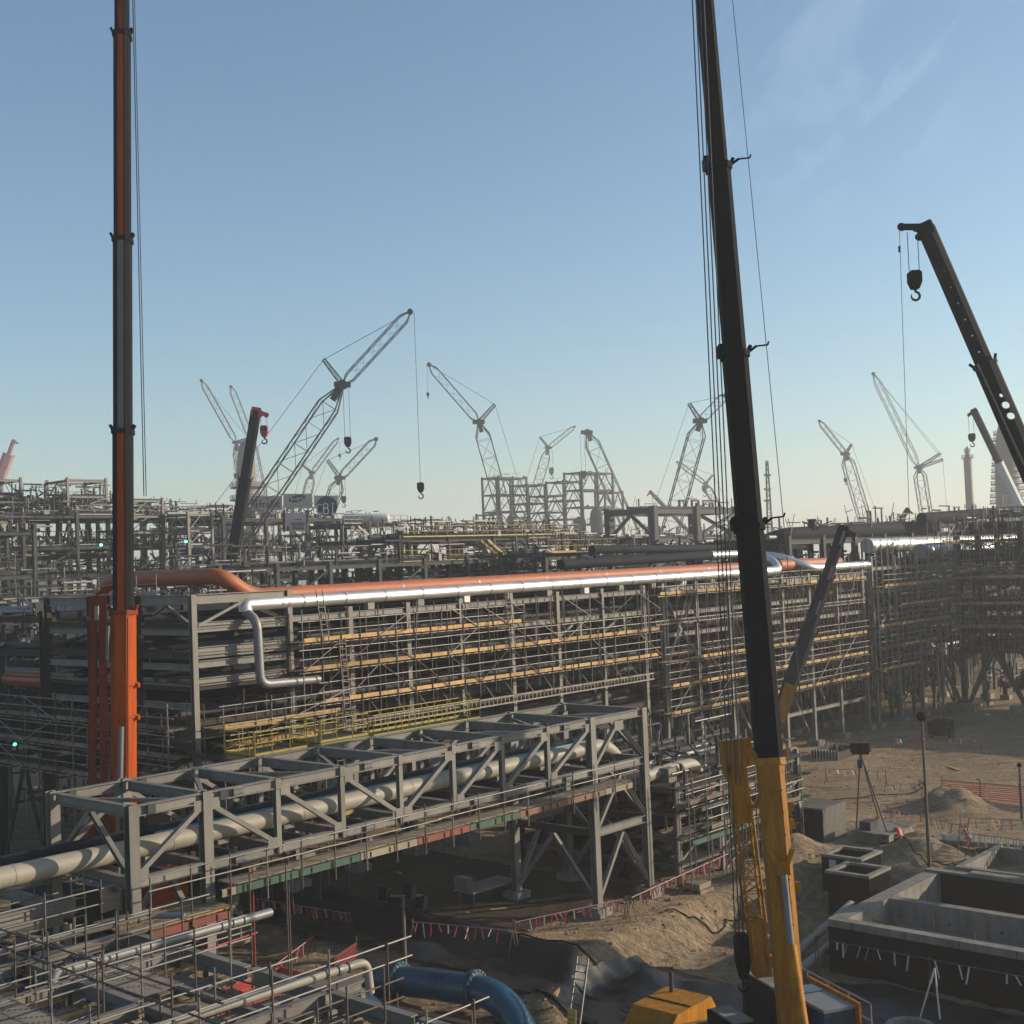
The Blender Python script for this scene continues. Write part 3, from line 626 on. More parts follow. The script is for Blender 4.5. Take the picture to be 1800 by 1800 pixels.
# ------------------------------------------------------------------ pipe bridge in the middle ground
SB = [-24.85, -21.9, -18.75, -15.62, -12.5, -9.4, -6.27, -3.13, .16, 4.4]
BW = 5.2; ZT, ZBm = 9.45, 7.05
br = thing('pipe_bridge', 'light grey steel truss bridge carrying cream pipes across the middle ground', 'bridge', G(-10, 2.6, 0))
for t_ in (0, BW):
    for i in range(len(SB) - 1):
        a, b_ = SB[i], SB[i + 1]
        mem(br, 'top_chord', G(a + .2, t_, ZT - .21), G(b_ - .2, t_, ZT - .21), .26, .37, 'steel', 'ibeam')
        mem(br, 'bottom_chord', G(a + .2, t_, ZBm - .21), G(b_ - .2, t_, ZBm - .21), .26, .37, 'steel', 'ibeam')
        z0, z1 = ZBm + .05, ZT - .46
        if i == 8:
            mem(br, 'diagonal', G(a + .15, t_ - .02, z0), G((a + b_) / 2, t_ - .02, z1), .2, .17, 'steel', 'chan'); mem(br, 'diagonal', G(b_ - .15, t_ - .02, z0), G((a + b_) / 2, t_ - .02, z1), .2, .17, 'steel', 'chan')
            blk(br, 'gusset_plate', (a + b_) / 2 - .35, (a + b_) / 2 + .35, t_ - .13, t_ - .115, z1 - .4, z1 + .1, 'steel')
        else:
            up = i in (0, 4, 5, 6, 7)
            mem(br, 'diagonal', G(a + .15, t_ - .02, z0 if up else z1), G(b_ - .15, t_ - .02, z1 if up else z0), .2, .17, 'steel', 'chan')
            for q, zq in ((a + .32, z0 if up else z1), (b_ - .32, z1 if up else z0)):
                blk(br, 'gusset_plate', q - .22, q + .22, t_ - .125, t_ - .11, zq - .2, zq + .2, 'steel')
    for i, s_ in enumerate(SB):
        big = i in (0, 1, 8, 9)
        zb = {0: 3.6}.get(i, .45 if big else ZBm - .42)
        mem(br, 'column' if big else 'vertical', G(s_, t_, zb), G(s_, t_, ZT + (.02 if big else -.42)), .38 if big else .21, .36 if big else .21, 'steel', 'ibeam', GV)
        if big and i: blk(br, 'pier', s_ - .5, s_ + .5, t_ - .5, t_ + .5, -1.2, .45, 'concrete')
        if not big:
            blk(br, 'stiffener', s_ - .12, s_ + .12, t_ - .14, t_ + .14, ZT - .40, ZT - .02, 'steel')
        elif i in (0, 1): blk(br, 'splice_plate', s_ + .55, s_ + .85, t_ - .165, t_ - .15, ZT - .38, ZT - .04, 'steel_dark')
for i in (1, 3, 5, 7):
    m_ = SB[i] + 1.35
    for z in (ZT - .2, ZBm - .2):
        blk(br, 'splice_plate', m_ - .22, m_ + .22, -.15, -.137, z - .14, z + .14, 'crane_grey')
        for q in range(4):
            for e in (-.08, .08): p = G(m_ - .16 + q * .107, -.15, z + e); tube(br, 'bolt', p, p - GV * .02, .02, 'steel_dark')
for i, s_ in enumerate(SB):
    for z in (ZT, ZBm - .02):
        mem(br, 'cross_beam', G(s_, .24, z - .2), G(s_, BW - .24, z - .2), .26, .38, 'steel', 'ibeam')
    if i < len(SB) - 1:
        e = SB[i + 1]; a, b_ = ((s_ + .2, .3), (e - .2, BW - .3)) if i % 2 else ((s_ + .2, BW - .3), (e - .2, .3))
        mem(br, 'plan_brace', G(a[0], a[1], ZT - .3), G(b_[0], b_[1], ZT - .3), .16, .14, 'steel', 'chan')
        mid = (s_ + e) / 2
        mem(br, 'floor_beam', G(mid, .2, ZBm - .2), G(mid, BW - .2, ZBm - .2), .18, .3, 'steel_dark', 'ibeam')
for i in (0, 9):                                                          # end frame braces
    for a, b_ in ((.3, BW / 2), (BW - .3, BW / 2)): mem(br, 'end_brace', G(SB[i], a, ZBm + .1), G(SB[i], b_, ZT - .45), .18, .16, 'steel', 'chan')
# tower under the far end
for t_ in (0, BW):
    a, b_ = SB[8], SB[9]; xm = (a + b_) / 2
    mem(br, 'tower_beam', G(a + .24, t_, 3.9), G(b_ - .24, t_, 3.9), .26, .36, 'steel', 'ibeam')
    for za, zb in ((.9, 3.6), (4.15, 6.4)):
        for q in (a + .2, b_ - .2): mem(br, 'tower_diagonal', G(q, t_ - .03, za), G(xm, t_ - .03, zb), .2, .17, 'steel', 'chan')
for s_ in (SB[8], SB[9], SB[1]):
    mem(br, 'tower_beam', G(s_, .24, 3.9), G(s_, BW - .24, 3.9), .26, .36, 'steel_brown', 'ibeam')
    for za, zb in ((.9, 3.6), (4.15, 6.4)):
        for q in (.3, BW - .3): mem(br, 'tower_diagonal', G(s_, q, za), G(s_, BW / 2, zb), .2, .17, 'steel', 'chan')
# pipes on the bridge
long_pipe('bridge_pipe', 'thick cream pipe running through the truss bridge and out past its near end', [G(-40, 2.1, 7.5), G(-8, 2.1, 7.5), G(4.0, 2.1, 7.5), G(5.2, 2.1, 6.4)], .36, 'cream_pipe', .8, [(G(-34, 2.1, 7.5), G(2, 2.1, 7.5), 6)], 'cream_pipe', n=24)
long_pipe('bridge_pipe', 'cream pipe beyond the bridge tower with an elbow turning down', [G(6.2, 1.3, 5.6), G(11, 1.3, 5.6), G(11.5, 1.3, 3.4)], .36, 'cream_pipe', .8, [], 'cream_pipe', n=24)
for i, (t_, r_, m_, l_) in enumerate(((3.1, .08, 'teal', 'thin teal pipe lying beside the cream pipe on the truss bridge'), (3.5, .17, 'dark_pipe', 'dark pipe behind the teal pipe on the truss bridge'), (4.0, .12, 'grey_pipe', 'grey pipe near the back of the truss bridge'), (4.5, .2, 'dark_pipe', 'thick dark pipe at the back of the truss bridge'))):
    long_pipe('bridge_pipe', l_, [G(-36 if i else -22, t_, ZBm + r_ + (.5 if i < 2 else 0)), G(4, t_, ZBm + r_ + (.5 if i < 2 else 0))], r_, m_, 0, [], 'steel')
for i in range(9):
    s_ = -23.2 + i * 3.1
    o = blk(None, 'pipe_shoe', s_, s_ + .5, 1.85, 2.35, ZBm - .04, ZBm + .12, 'yellow_rail' if i in (0, 3) else 'steel'); tag(o, 'small yellow shoe under the cream bridge pipe' if i in (0, 3) else 'small grey steel shoe under the cream bridge pipe', 'pipe support', 'yellow shoes under the bridge pipe' if i in (0, 3) else 'grey shoes under the bridge pipe')
# plank walkway hung on the near side of the bridge, with a row of painted formwork beams at its edge
wk = thing('plank_walkway', 'plank walkway with painted edge beams and tube rails hung along the bridge side', 'walkway', G(-10, -.8, 6.2))
def sx_(px, py): return st(hit_t(px, py, -1.3))[0]
ED = [(262, 1592, 'red_beam'), (388, 1562, 'tan_beam'), (414, 1545, 'green_beam'), (632, 1490, 'tan_beam'), (732, 1463, 'red_beam'), (824, 1440, 'green_beam'), (912, 1420, 'brown_beam'), (1062, 1380, 'tan_beam'), (1112, 1365, None)]
for (a, ya, m_), (b_, yb, _) in zip(ED[:-1], ED[1:]):
    s0, s1 = sx_(a, ya), sx_(b_, yb); dz = -.75 if m_ == 'red_beam' and a < 300 else 0
    if dz: s1 += .3
    mem(wk, 'edge_beam', G(s0 + .02, -1.3, 6.12 + dz), G(s1 - .02, -1.3, 6.12 + dz), .12, .26, m_, 'chan', ZZ)
    k = max(1, int((s1 - s0) / .9))
    for i in range(k): blk(wk, 'web_stiffener', s0 + (i + .5) * (s1 - s0) / k - .02, s0 + (i + .5) * (s1 - s0) / k + .02, -1.39, -1.36, 6.02 + dz, 6.22 + dz, 'steel_brown')
x = sx_(414, 1545); xe = sx_(1112, 1365)
while x < xe:
    for q in range(4): mem(wk, 'plank', G(x, -1.1 + q * .25, 6.29), G(min(x + 3.85, xe), -1.1 + q * .25, 6.29 + rnd.uniform(-.01, .02)), .23, .045, 'plank_old')
    x += 3.9
x = sx_(262, 1592); xe2 = sx_(400, 1562)
for q in range(9): mem(wk, 'plank', G(x - .5 - rnd.uniform(0, .6), -1.15 + q * .28, 5.55), G(xe2 + .3, -1.15 + q * .28, 5.55 + rnd.uniform(-.01, .02)), .25, .045, 'plank_old' if q % 3 else 'plank')
k = 17; x0 = sx_(262, 1592)
for i in range(k + 1):
    s_ = x0 + (xe - x0) * i / k; low = 5.0 if i < 3 else 5.75
    tube(wk, 'rail_post', G(s_, -1.42, low - .2), G(s_ + rnd.uniform(-.03, .03), -1.42, 7.45 + rnd.uniform(-.1, .15)), .03, 'tube_rust' if i % 3 else 'galv')
for i in range(4):
    a = x0 + (xe - x0) * i / 4; b_ = x0 + (xe - x0) * (i + 1) / 4
    for z in (6.85, 7.3): tube(wk, 'guard_rail', G(a - .1, -1.46, z), G(b_ + .1, -1.46, z + rnd.uniform(-.05, .05)), .027, 'galv')
for i in range(4): tube(wk, 'drop_tube', G(-21.2 + .8 * i, -1.5 + .9 * (i % 2), 2.0), G(-21.2 + .8 * i, -1.5 + .9 * (i % 2), 6.6), .03, 'red_paint' if i == 1 else 'tube_rust')
for z in (2.6, 4.4): tube(wk, 'red_rail', G(-24.4, -1.46, z), G(-20.9, -1.46, z + .1), .03, 'red_paint')

# ------------------------------------------------------------------ steel frames and planks in the foreground
fz = 6.0
fr = thing('platform_frame', 'unfinished grey steel platform frame over planks in the lower left foreground', 'steel frame', G(-29, -6, 0))
SF = [-33.6, -29.9, -26.4]; TF = [-23, -18.6, -15.3, -11.9, -8.5, -5.1, -2.2, 1.7]
for s_ in SF:
    for a, b_ in zip(TF[:-1], TF[1:]):
        if s_ == -26.4 and a >= -2.2: continue
        mem(fr, 'beam', G(s_, a + .13, fz - .2), G(s_, b_ - .13, fz - .2), .24, .4, 'steel', 'ibeam')
for t_ in TF:
    for a, b_ in zip(SF[:-1], SF[1:]):
        if t_ in (-8.5, -15.3) and a > -31: continue
        mem(fr, 'cross_beam', G(a + .13, t_, fz - .19), G(b_ - .13, t_, fz - .19), .22, .36, 'steel', 'ibeam')
for s_ in SF:
    for t_ in (1.7, -5.1, -11.9, -18.6): mem(fr, 'column', G(s_, t_, -2.0), G(s_, t_, fz - .4), .3, .3, 'steel', 'ibeam', GV)
mem(fr, 'tie_beam', G(-25.9, 2.2, fz - .2), G(-25.9, 9, fz - .2), .22, .4, 'steel', 'ibeam')
mem(fr, 'tie_beam', G(-32, 1.9, fz - .2 + .3), G(-25.9, 1.9, fz - .2 + .3), .26, .5, 'steel', 'ibeam')
# plank decks below and between the beams
pk = thing('plank_deck', 'weathered scaffold boards laid under the unfinished platform frame', 'plank deck', G(-29, -6, 4.8))
for s0, s1, t0, t1 in ((-29.6, -26.8, -5.0, -2.4), (-29.8, -26.6, -11.6, -5.4), (-33.3, -30.2, -5, 1.5), (-33.2, -30.2, -11.6, -5.4), (-29.6, -26.6, -15.0, -12.2), (-33, -27.0, 2.4, 6.4), (-33, -30.3, -18, -12.2)):
    q = t0
    while q < t1:
        e0, e1 = rnd.uniform(-.5, .5), rnd.uniform(-.6, .6)
        if rnd.random() < .9: mem(pk, 'plank', G(s0 + e0, q, 5.42 + rnd.uniform(0, .09)), G(s1 + e1, q + rnd.uniform(-.06, .06), 5.42 + rnd.uniform(0, .09)), .24, .045, 'plank_old' if rnd.random() < .8 else 'plank')
        q += .29
for i in range(12):
    s_, t_ = rnd.uniform(-33, -27), rnd.uniform(-16, 5); tube(pk, 'putlog', G(s_, t_ - 1.6, 5.34), G(s_, t_ + 1.6, 5.34), .03, 'tube_rust')
for i in range(46):                                   # loose tubes, clips and offcuts left on the boards
    s_, t_ = rnd.uniform(-33, -26.8), rnd.uniform(-17, 5); a = rnd.choice([0, 0, 1.57, .4, 1.2]); d = (GU * math.cos(a) + GV * math.sin(a)) * rnd.uniform(.4, 1.7); p = G(s_, t_, 5.56 + rnd.uniform(0, .1))
    tube(pk, 'loose_tube', p - d, p + d + ZZ * rnd.uniform(0, .12), .026, rnd.choice(['galv', 'tube_rust']))
for i in range(30):
    s_, t_ = rnd.uniform(-33, -26.8), rnd.uniform(-17, 5); blk(pk, 'offcut', s_, s_ + rnd.uniform(.15, .7), t_, t_ + rnd.uniform(.1, .35), 5.54, 5.6 + rnd.uniform(0, .15), rnd.choice(['plank_old', 'plank', 'steel', 'tan_beam', 'steel_brown']))
for s_ in (-28.2, -31.7):                              # secondary joists between the main beams
    for a, b_ in zip(TF[:-1], TF[1:]): mem(fr, 'joist', G(s_, a + .13, fz - .28), G(s_, b_ - .13, fz - .28), .14, .22, 'steel', 'ibeam')
# tube hand rails across the foreground
def handrail(label, t_, s0, s1, z, tilt=0.0, n_=5, zlow=5.0, rails=(0.0, .55), ax='s', group=None, mt='galv'):
    Q = (lambda a, b_, zz: G(a, b_, zz)) if ax == 's' else (lambda a, b_, zz: G(b_, a, zz))
    th = thing('tube_handrail', label, 'handrail', Q((s0 + s1) / 2, t_, zlow), group)
    for dz in rails: tube(th, 'rail', Q(s0, t_, z + dz), Q(s1, t_ + tilt, z + dz + rnd.uniform(-.06, .06)), .028, mt)
    for i in range(n_):
        q = s0 + (s1 - s0) * (i + .5) / n_ + rnd.uniform(-.2, .2); f_ = (q - s0) / (s1 - s0)
        tube(th, 'post', Q(q, t_ + tilt * f_ - .05, zlow + rnd.uniform(-.4, .2)), Q(q, t_ + tilt * f_ - .05, z + rails[-1] + rnd.uniform(.1, .5)), .028, 'tube_rust' if i % 2 else mt)
    return th
for i, (t_, a, b_, z, rl, lb) in enumerate(((.4, -33, -25.0, 6.3, (0, .5), 'double tube handrail over the foreground frame nearest the cream pipe'), (-1.9, -33, -25.4, 6.35, (0,), 'single tube rail beside the thin clamped pipe on the foreground frame'), (-3.7, -33.4, -24.4, 6.4, (0, .5), 'double tube handrail between the two clamped pipes on the foreground frame'), (-6.6, -33, -24.8, 6.4, (0, .45), 'double tube handrail in front of the red skip'), (-9.6, -33, -25.6, 6.3, (0,), 'single tube rail over the boards in front of the dark blue pipe'), (-12.6, -32, -24.0, 6.4, (0, .5), 'double tube handrail in front of the large blue pipe'), (-16.6, -31, -25.2, 6.4, (0,), 'single tube rail in front of the trench ladder'))):
    handrail(lb, t_, a, b_, z, rails=rl, n_=4)
for i, (s_, a, b_, z) in enumerate(((-31.2, -14, 4, 6.9), (-24.6, -17, -3, 4.6))):
    handrail(['dark scaffold tube rail running across the foreground frame beams', 'rusty tube rail on the far side of the foreground frame above the blue pipe'][i], s_, a, b_, z, ax='t', mt='tube_rust', rails=(0, .5))
for i, (t_, a, b_, z, lb) in enumerate(((3.6, -33, -25.6, 6.2, 'tube handrail behind the tall frame beam beside the cream pipe'), (-5.6, -32.6, -27.2, 6.9, 'raised tube rail above the clamped grey pipe'), (-8.3, -33, -26.2, 6.75, 'raised tube rail above the weathered boards'), (-14.6, -32, -26.2, 6.35, 'tube rail between the cream service pipe and the trench'))):
    handrail(lb, t_, a, b_, z, n_=5, rails=(0, .42), mt='tube_rust' if i % 2 else 'galv')
gt = thing('floor_grating', 'steel bar gratings laid on the foreground frame', 'grating', G(-30, -8, 6))
for s0_, s1_, t0_, t1_ in ((-33.3, -31.9, -8.2, -5.3), (-29.7, -28.4, -8.2, -5.3), (-33.3, -31.9, 1.5, -1.9)):
    mb = MB(); lo, hi = min(t0_, t1_), max(t0_, t1_); q = lo
    while q < hi: mb.box(blkmtx(s0_, s1_, q, q + .02, fz + .005, fz + .04)); q += .09
    for e in (s0_, (s0_ + s1_) / 2, s1_ - .02): mb.box(blkmtx(e, e + .02, lo, hi, fz + .004, fz + .038))
    mb.build('grating_panel', 'galv', gt)
# small pipes lying on the frame, with clamps and elbows
def frame_pipe(label, pts, r, mt, clamps, shoe=None):
    th = long_pipe('service_pipe', label, pts, r, mt, .3, [], 'steel', n=14)
    for f_ in clamps:
        a, b_ = V(pts[1]), V(pts[2]); p = a.lerp(b_, f_); d = (b_ - a).normalized() * .05; tube(th, 'clamp', p - d, p + d, r + .035, 'galv', 'pipe')
    return th
frame_pipe('thin grey pipe with clamps and an elbow on the foreground frame', [G(-31.2, -1.2, 5.2), G(-31.2, -1.2, 6.12), G(-25.2, -1.7, 6.12), G(-24.6, -2.6, 6.1)], .1, 'grey_pipe', (.12, .2, .86, .92))
frame_pipe('thicker grey pipe with clamps lying across the foreground frame', [G(-30.4, -4.8, 5.9), G(-30.3, -4.75, 6.18), G(-23.4, -4.9, 6.18), G(-22.9, -4.9, 6.18)], .14, 'grey_pipe', (.05, .14, .2, .8, .86, .92))
frame_pipe('cream service pipe ending in an elbow above the blue pipe', [G(-31.6, -11.0, 6.2), G(-31.5, -11.0, 6.2), G(-24.6, -11.4, 6.2), G(-24.5, -11.4, 5.3)], .12, 'cream_pipe', (.8, .86, .91))
# skip, container, blue trough below the frame
def prismS(parent, name, prof, t0, t1, mt, s0=0, z0=0):     # outline in (s,z), extruded along t
    mb = MB(); n_ = len(prof); a = [G(s0 + p[0], t0, z0 + p[1]) for p in prof]; c = [G(s0 + p[0], t1, z0 + p[1]) for p in prof]
    mb.add(a + c, [[i, (i + 1) % n_, n_ + (i + 1) % n_, n_ + i] for i in range(n_)]); mb.add(a, [list(range(n_))[::-1]]); mb.add(c, [list(range(n_))])
    return mb.build(name, mt, parent)
th = thing('waste_skip', 'red steel waste skip with sloped end under the foreground frame', 'skip', G(-17, 4, -1.1))
prismS(th, 'skip_body', [(0, 0), (3.0, 0), (4.0, 1.7), (3.9, 1.7), (2.95, .1), (.1, .1), (-.5, 1.7), (-.6, 1.7)], 0, 1.9, 'red_paint', -19, -1.05); 
for o_ in th.children: o_.location = GV * 3.0
for q in (3.0, 4.9): prismS(th, 'skip_side', [(0, 0), (3.0, 0), (4.0, 1.7), (-.6, 1.7)], q - .03, q + .03, 'red_paint', -19, -1.05)
def container(label, s0, t0, z0, L, W_, Hh, mt, ax='s'):
    th = thing('shipping_container', label, 'container', G(s0 + L / 2, t0 + W_ / 2, z0))
    blk(th, 'body', s0, s0 + L, t0, t0 + W_, z0, z0 + Hh, mt)
    k = int(L / .28)
    mb = MB()
    for i in range(k):
        for t_ in (t0 - .03, t0 + W_ + .03): mb.box(blkmtx(s0 + (i + .2) * L / k, s0 + (i + .65) * L / k, t_ - .025, t_ + .025, z0 + .15, z0 + Hh - .15))
    k2 = int(W_ / .28)
    for i in range(k2):
        for s_ in (s0 - .03, s0 + L + .03): mb.box(blkmtx(s_ - .025, s_ + .025, t0 + (i + .2) * W_ / k2, t0 + (i + .65) * W_ / k2, z0 + .15, z0 + Hh - .15))
    mb.build('corrugation', mt, th)
    for a in (s0, s0 + L):
        for c in (t0, t0 + W_): blk(th, 'corner_post', a - .08, a + .08, c - .08, c + .08, z0 - .02, z0 + Hh + .02, mt)
    return th
container('dark blue site container below the truss bridge beside its near column', -20.4, 12.6, -1.1, 6, 2.4, 2.6, 'blue_box')
container('dark blue site container under the foreground frame beside the near ladder', -24.6, 12.2, -1.1, 3.6, 2.4, 2.6, 'blue_box')
th = thing('ladder_stair', 'pale steel ladder leaning between the foreground frame and the cream pipe', 'ladder', G(-25.4, 2.2, 3.5))
for q in (-.24, .24): tube(th, 'stile', G(-25.4 + q, 2.4, 3.4), G(-25.4 + q, 2.7, 7.3), .035, 'cream_pipe')
for j in range(12): tube(th, 'rung', G(-25.64, 2.4 + .3 * j / 13, 3.7 + j * .3), G(-25.16, 2.4 + .3 * j / 13, 3.7 + j * .3), .02, 'cream_pipe')
# blue pipes
bl = thing('blue_pipe', 'large glossy blue pipe with bolted flanges bending down into the trench', 'pipe', G(-10.2, -1, -1.8))
pipe(bl, 'pipe_run', [G(-11.6, 3.2, -.55), G(-11.2, 1.2, -.3), G(-10.4, -3.6, -.15), G(-10.9, -5.4, -2.6), G(-11.2, -5.9, -3.6)], .62, 'blue_pipe', 2.0, 28)
for (s_, t_, z_, d) in ((-11.3, 1.75, -.36, V((.2, -1, .1))), (-10.62, -2.0, -.2, V((.15, -1, .03)))):
    dd = (GU * d.x + GV * d.y + ZZ * d.z).normalized(); p = G(s_, t_, z_)
    for q in (-.07, .07):
        fl = tube(bl, 'flange', p + dd * (q - .045), p + dd * (q + .045), .80, 'blue_pipe', 'pipe')
    xx = dd.orthogonal().normalized(); yy = dd.cross(xx)
    for k in range(20):
        c_ = p + xx * (.72 * math.cos(k * math.pi / 10)) + yy * (.72 * math.sin(k * math.pi / 10)); tube(bl, 'bolt', c_ - dd * .2, c_ + dd * .2, .035, 'galv')
b2 = thing('blue_pipe', 'dark blue pipe half hidden below the foreground frame beside the red skip', 'pipe', G(-15, 2.6, -1.1))
pipe(b2, 'pipe_run', [G(-16.6, 5.0, -1.6), G(-15.6, 3.8, .1), G(-14.2, 1.8, .05), G(-13.2, .4, -1.6)], .6, 'blue_pipe', 2.0, 24)
th = thing('steel_skid_beam', 'rust brown steel beam lying across the trench in front of the blue pipe', 'steel beam', G(-16, -8, 0))
mem(th, 'beam', G(-16.4, -3.4, .8), G(-15.6, -10.5, .8), .3, .5, 'steel_brown', 'ibeam')
for q in (-4, -7, -10): mem(th, 'prop', G(-16, q, -2), G(-16, q, .55), .2, .2, 'steel_brown', 'ibeam', GV)
th = thing('pump_frame', 'grey steel support frame with top plate between foreground rails and trench', 'frame', G(-18.5, -1.5, -1.8))
for a in (-19.4, -17.2):
    for c in (-2.6, -.8): mem(th, 'leg', G(a, c, -1.9), G(a, c, 1.7), .2, .2, 'steel', 'ibeam', GV)
for a, b_, c, d in ((-19.4, -17.2, -2.6, -2.6), (-19.4, -17.2, -.8, -.8), (-19.4, -19.4, -2.6, -.8), (-17.2, -17.2, -2.6, -.8)): mem(th, 'beam', G(a, c, 1.86), G(b_, d, 1.86), .25, .3, 'steel', 'ibeam')
blk(th, 'plate', -18.6, -17.0, -2.7, -.7, 2.02, 2.08, 'steel')

# ------------------------------------------------------------------ cranes
def octo(w, h, c=.24): return [(-w * (.5 - c), -h / 2), (w * (.5 - c), -h / 2), (w / 2, -h * (.5 - c)), (w / 2, h * .5 - .02), (w / 2 - .02, h / 2), (-w / 2 + .02, h / 2), (-w / 2, h * .5 - .02), (-w / 2, -h * (.5 - c))]
def basis(a, b_, face):                        # z along a->b, -y towards 'face'
    z = (b_ - a).normalized(); y = -(V(face) - z * V(face).dot(z)).normalized(); x = y.cross(z); return x, y, z
def tele_boom(parent, A, B, secs, face, collar='crane_black', holes=None):
    A, B = V(A), V(B); x, y, z = basis(A, B, face); L = (B - A).length; prev = None
    for i, (f0, f1, w_, h_, m_, strip) in enumerate(secs):
        p0, p1 = A + (B - A) * f0, A + (B - A) * f1; l_ = (p1 - p0).length
        mx_ = M(((x.x, y.x, z.x * l_, p0.x), (x.y, y.y, z.y * l_, p0.y), (x.z, y.z, z.z * l_, p0.z), (0, 0, 0, 1)))
        mb = MB(); mb.prism(octo(w_, h_), mx_); s_ = mb.build('boom_section', m_, parent)
        if strip:
            mb = MB(); mb.mem(p0 - y * (h_ / 2 + .006), p1 - y * (h_ / 2 + .006), w_ * .36, .02, y); mb.build('painted_strip', strip, parent)
        if i < len(secs) - 1:
            mb = MB(); e = p1 - z * .16
            mb.prism(octo(w_ + .12, h_ + .12), M(((x.x, y.x, z.x * .22, e.x), (x.y, y.y, z.y * .22, e.y), (x.z, y.z, z.z * .22, e.z), (0, 0, 0, 1))))
            for q in (-1, 1):
                mb.mem(e + x * (q * (w_ / 2 + .02)) + z * .2, e + x * (q * (w_ / 2 + .14)) + z * .42, .12, h_ * .35, y)
            mb.build('boom_collar', m_ if m_ != 'crane_orange' else 'crane_red', parent)
    return x, y, z
def hook_block(parent, top, w_, h_, mt, ropes, rope_top, hookmt='crane_black', r=.025):
    top = V(top); x = RT.copy(); x.z = 0; x.normalize(); y = ZZ.cross(x)
    mb = MB(); pr = [(-.32, 0), (.32, 0), (.5, -.12), (.5, -.62), (.26, -1.0), (-.26, -1.0), (-.5, -.62), (-.5, -.12)]
    mb.prism([(p[0] * w_, p[1] * h_) for p in pr], M(((x.x, 0, y.x * w_ * .7, top.x - y.x * w_ * .35), (x.y, 0, y.y * w_ * .7, top.y - y.y * w_ * .35), (0, 1, 0, top.z), (0, 0, 0, 1))))
    hb = mb.build('hook_block', mt, parent)
    for q in (-1, 1):
        mb = MB(); c = top - ZZ * h_ * .35 + x * (q * w_ * .2); mb.tube(c - y * w_ * .40, c + y * w_ * .40, w_ * .17, 12); mb.build('sheave', 'crane_slate', parent)
    c = top - ZZ * (h_ * 1.0 + w_ * .55); pts = [top - ZZ * h_ * .98, top - ZZ * (h_ + w_ * .12)]
    for k in range(9): a = math.pi * (.45 - k * .2); pts.append(c + x * (w_ * .34 * math.cos(a)) + ZZ * (w_ * .34 * math.sin(a)))
    mb = MB(); mb.sweep(pts, [w_ * .1] * (len(pts) - 3) + [w_ * .09, w_ * .06, w_ * .03], 8); mb.build('hook', hookmt, parent)
    for i in range(ropes):
        f_ = (i - (ropes - 1) / 2) / max(1, ropes - 1); p = top + x * (f_ * w_ * .8)
        tube(parent, 'hoist_rope', p, V(rope_top) + x * (f_ * w_ * .8), r, 'rope')
def carrier(th, c, heading, mt, L=13.0, z=0.0, cw=True, cabmt=None, wheels=5):
    """truck crane carrier: chassis, axles, cab, outriggers, slewing deck"""
    c = V(c); f_ = V((math.sin(heading), math.cos(heading), 0)); r_ = V((f_.y, -f_.x, 0))
    P = lambda a, b_, zz: c + f_ * a + r_ * b_ + ZZ * (z + zz)
    def bx(name, a0, a1, b0, b1, z0, z1, m_):
        o = P((a0 + a1) / 2, (b0 + b1) / 2, (z0 + z1) / 2); u_, v_ = f_ * (a1 - a0), r_ * (b0 - b1)
        return newobj(name, unit('box', m_), th, M(((u_.x, v_.x, 0, o.x), (u_.y, v_.y, 0, o.y), (0, 0, z1 - z0, o.z), (0, 0, 0, 1))))
    bx('chassis', -L / 2, L / 2, -1.35, 1.35, .75, 1.45, mt); bx('deck', -L / 2 + .2, L / 2 - 2.4, -1.4, 1.4, 1.46, 1.56, 'steel_dark')
    for i in range(wheels):
        a = -L / 2 + 1.2 + i * (L - 2.6) / (wheels - 1)
        for b_ in (-1.2, 1.2):
            w_ = part(th, tube(th, 'wheel', P(a, b_ - .3, .62), P(a, b_ + .3, .62), .62, 'tyre', 'pipe'))
            tube(w_, 'rim', P(a, b_ - .31, .62), P(a, b_ + .31, .62), .33, 'crane_grey', 'pipe') 
    for a in (-L / 2 + 2.2, L / 2 - 3.2):
        bx('outrigger_beam', a - .22, a + .22, -3.6, 3.6, .82, 1.2, mt)
        for b_ in (-3.5, 3.5):
            tube(th, 'outrigger_jack', P(a, b_, .1), P(a, b_, 1.3), .11, 'chrome'); bx('outrigger_pad', a - .4, a + .4, b_ - .4, b_ + .4, 0, .12, 'plank_old')
    bx('driver_cab', L / 2 - 2.0, L / 2, -1.3, 1.3, 1.0, 2.5, cabmt or mt); bx('windscreen', L / 2 - .02, L / 2 + .02, -1.15, 1.15, 1.75, 2.4, 'glass')
    tube(th, 'slew_ring', P(-1, 0, 1.5), P(-1, 0, 1.9), 1.1, 'steel_dark', 'pipe')
    return P, bx
# --- yellow crane, right of centre
YB = hz(1393, 1800, 2.4); hk = hy(1303, 1640, 43.5)
yc = thing('mobile_crane', 'yellow truck crane with a tall black telescopic boom and folded lattice jib', 'mobile crane', (YB.x, YB.y, gz(*st(YB))))
zg = gz(*st(YB)); zg = min(zg, -.2)
HD = rad(-20)
P_, bx_ = carrier(yc, (YB.x + .2, YB.y - .6, 0), HD, 'crane_yellow', z=zg, cabmt='crane_yellow')
tipz = 47.0
YT = hy(1211, -330, 46.5)
def yfrac(py):                                   # boom fraction at a photo row
    lo, hi = 0.0, 1.0
    for _ in range(40):
        m_ = (lo + hi) / 2; p = YB.lerp(YT, m_) - CAM; q = 900 - F * p.dot(UP) / p.dot(FW)
        lo, hi = (m_, hi) if q > py else (lo, m_)
    return lo
f1, f2, f3, f4, f5 = [yfrac(q) for q in (1335, 925, 622, 292, -60)]
face = (CAM - YB); face.z = 0; face = face.normalized() + _X * .25
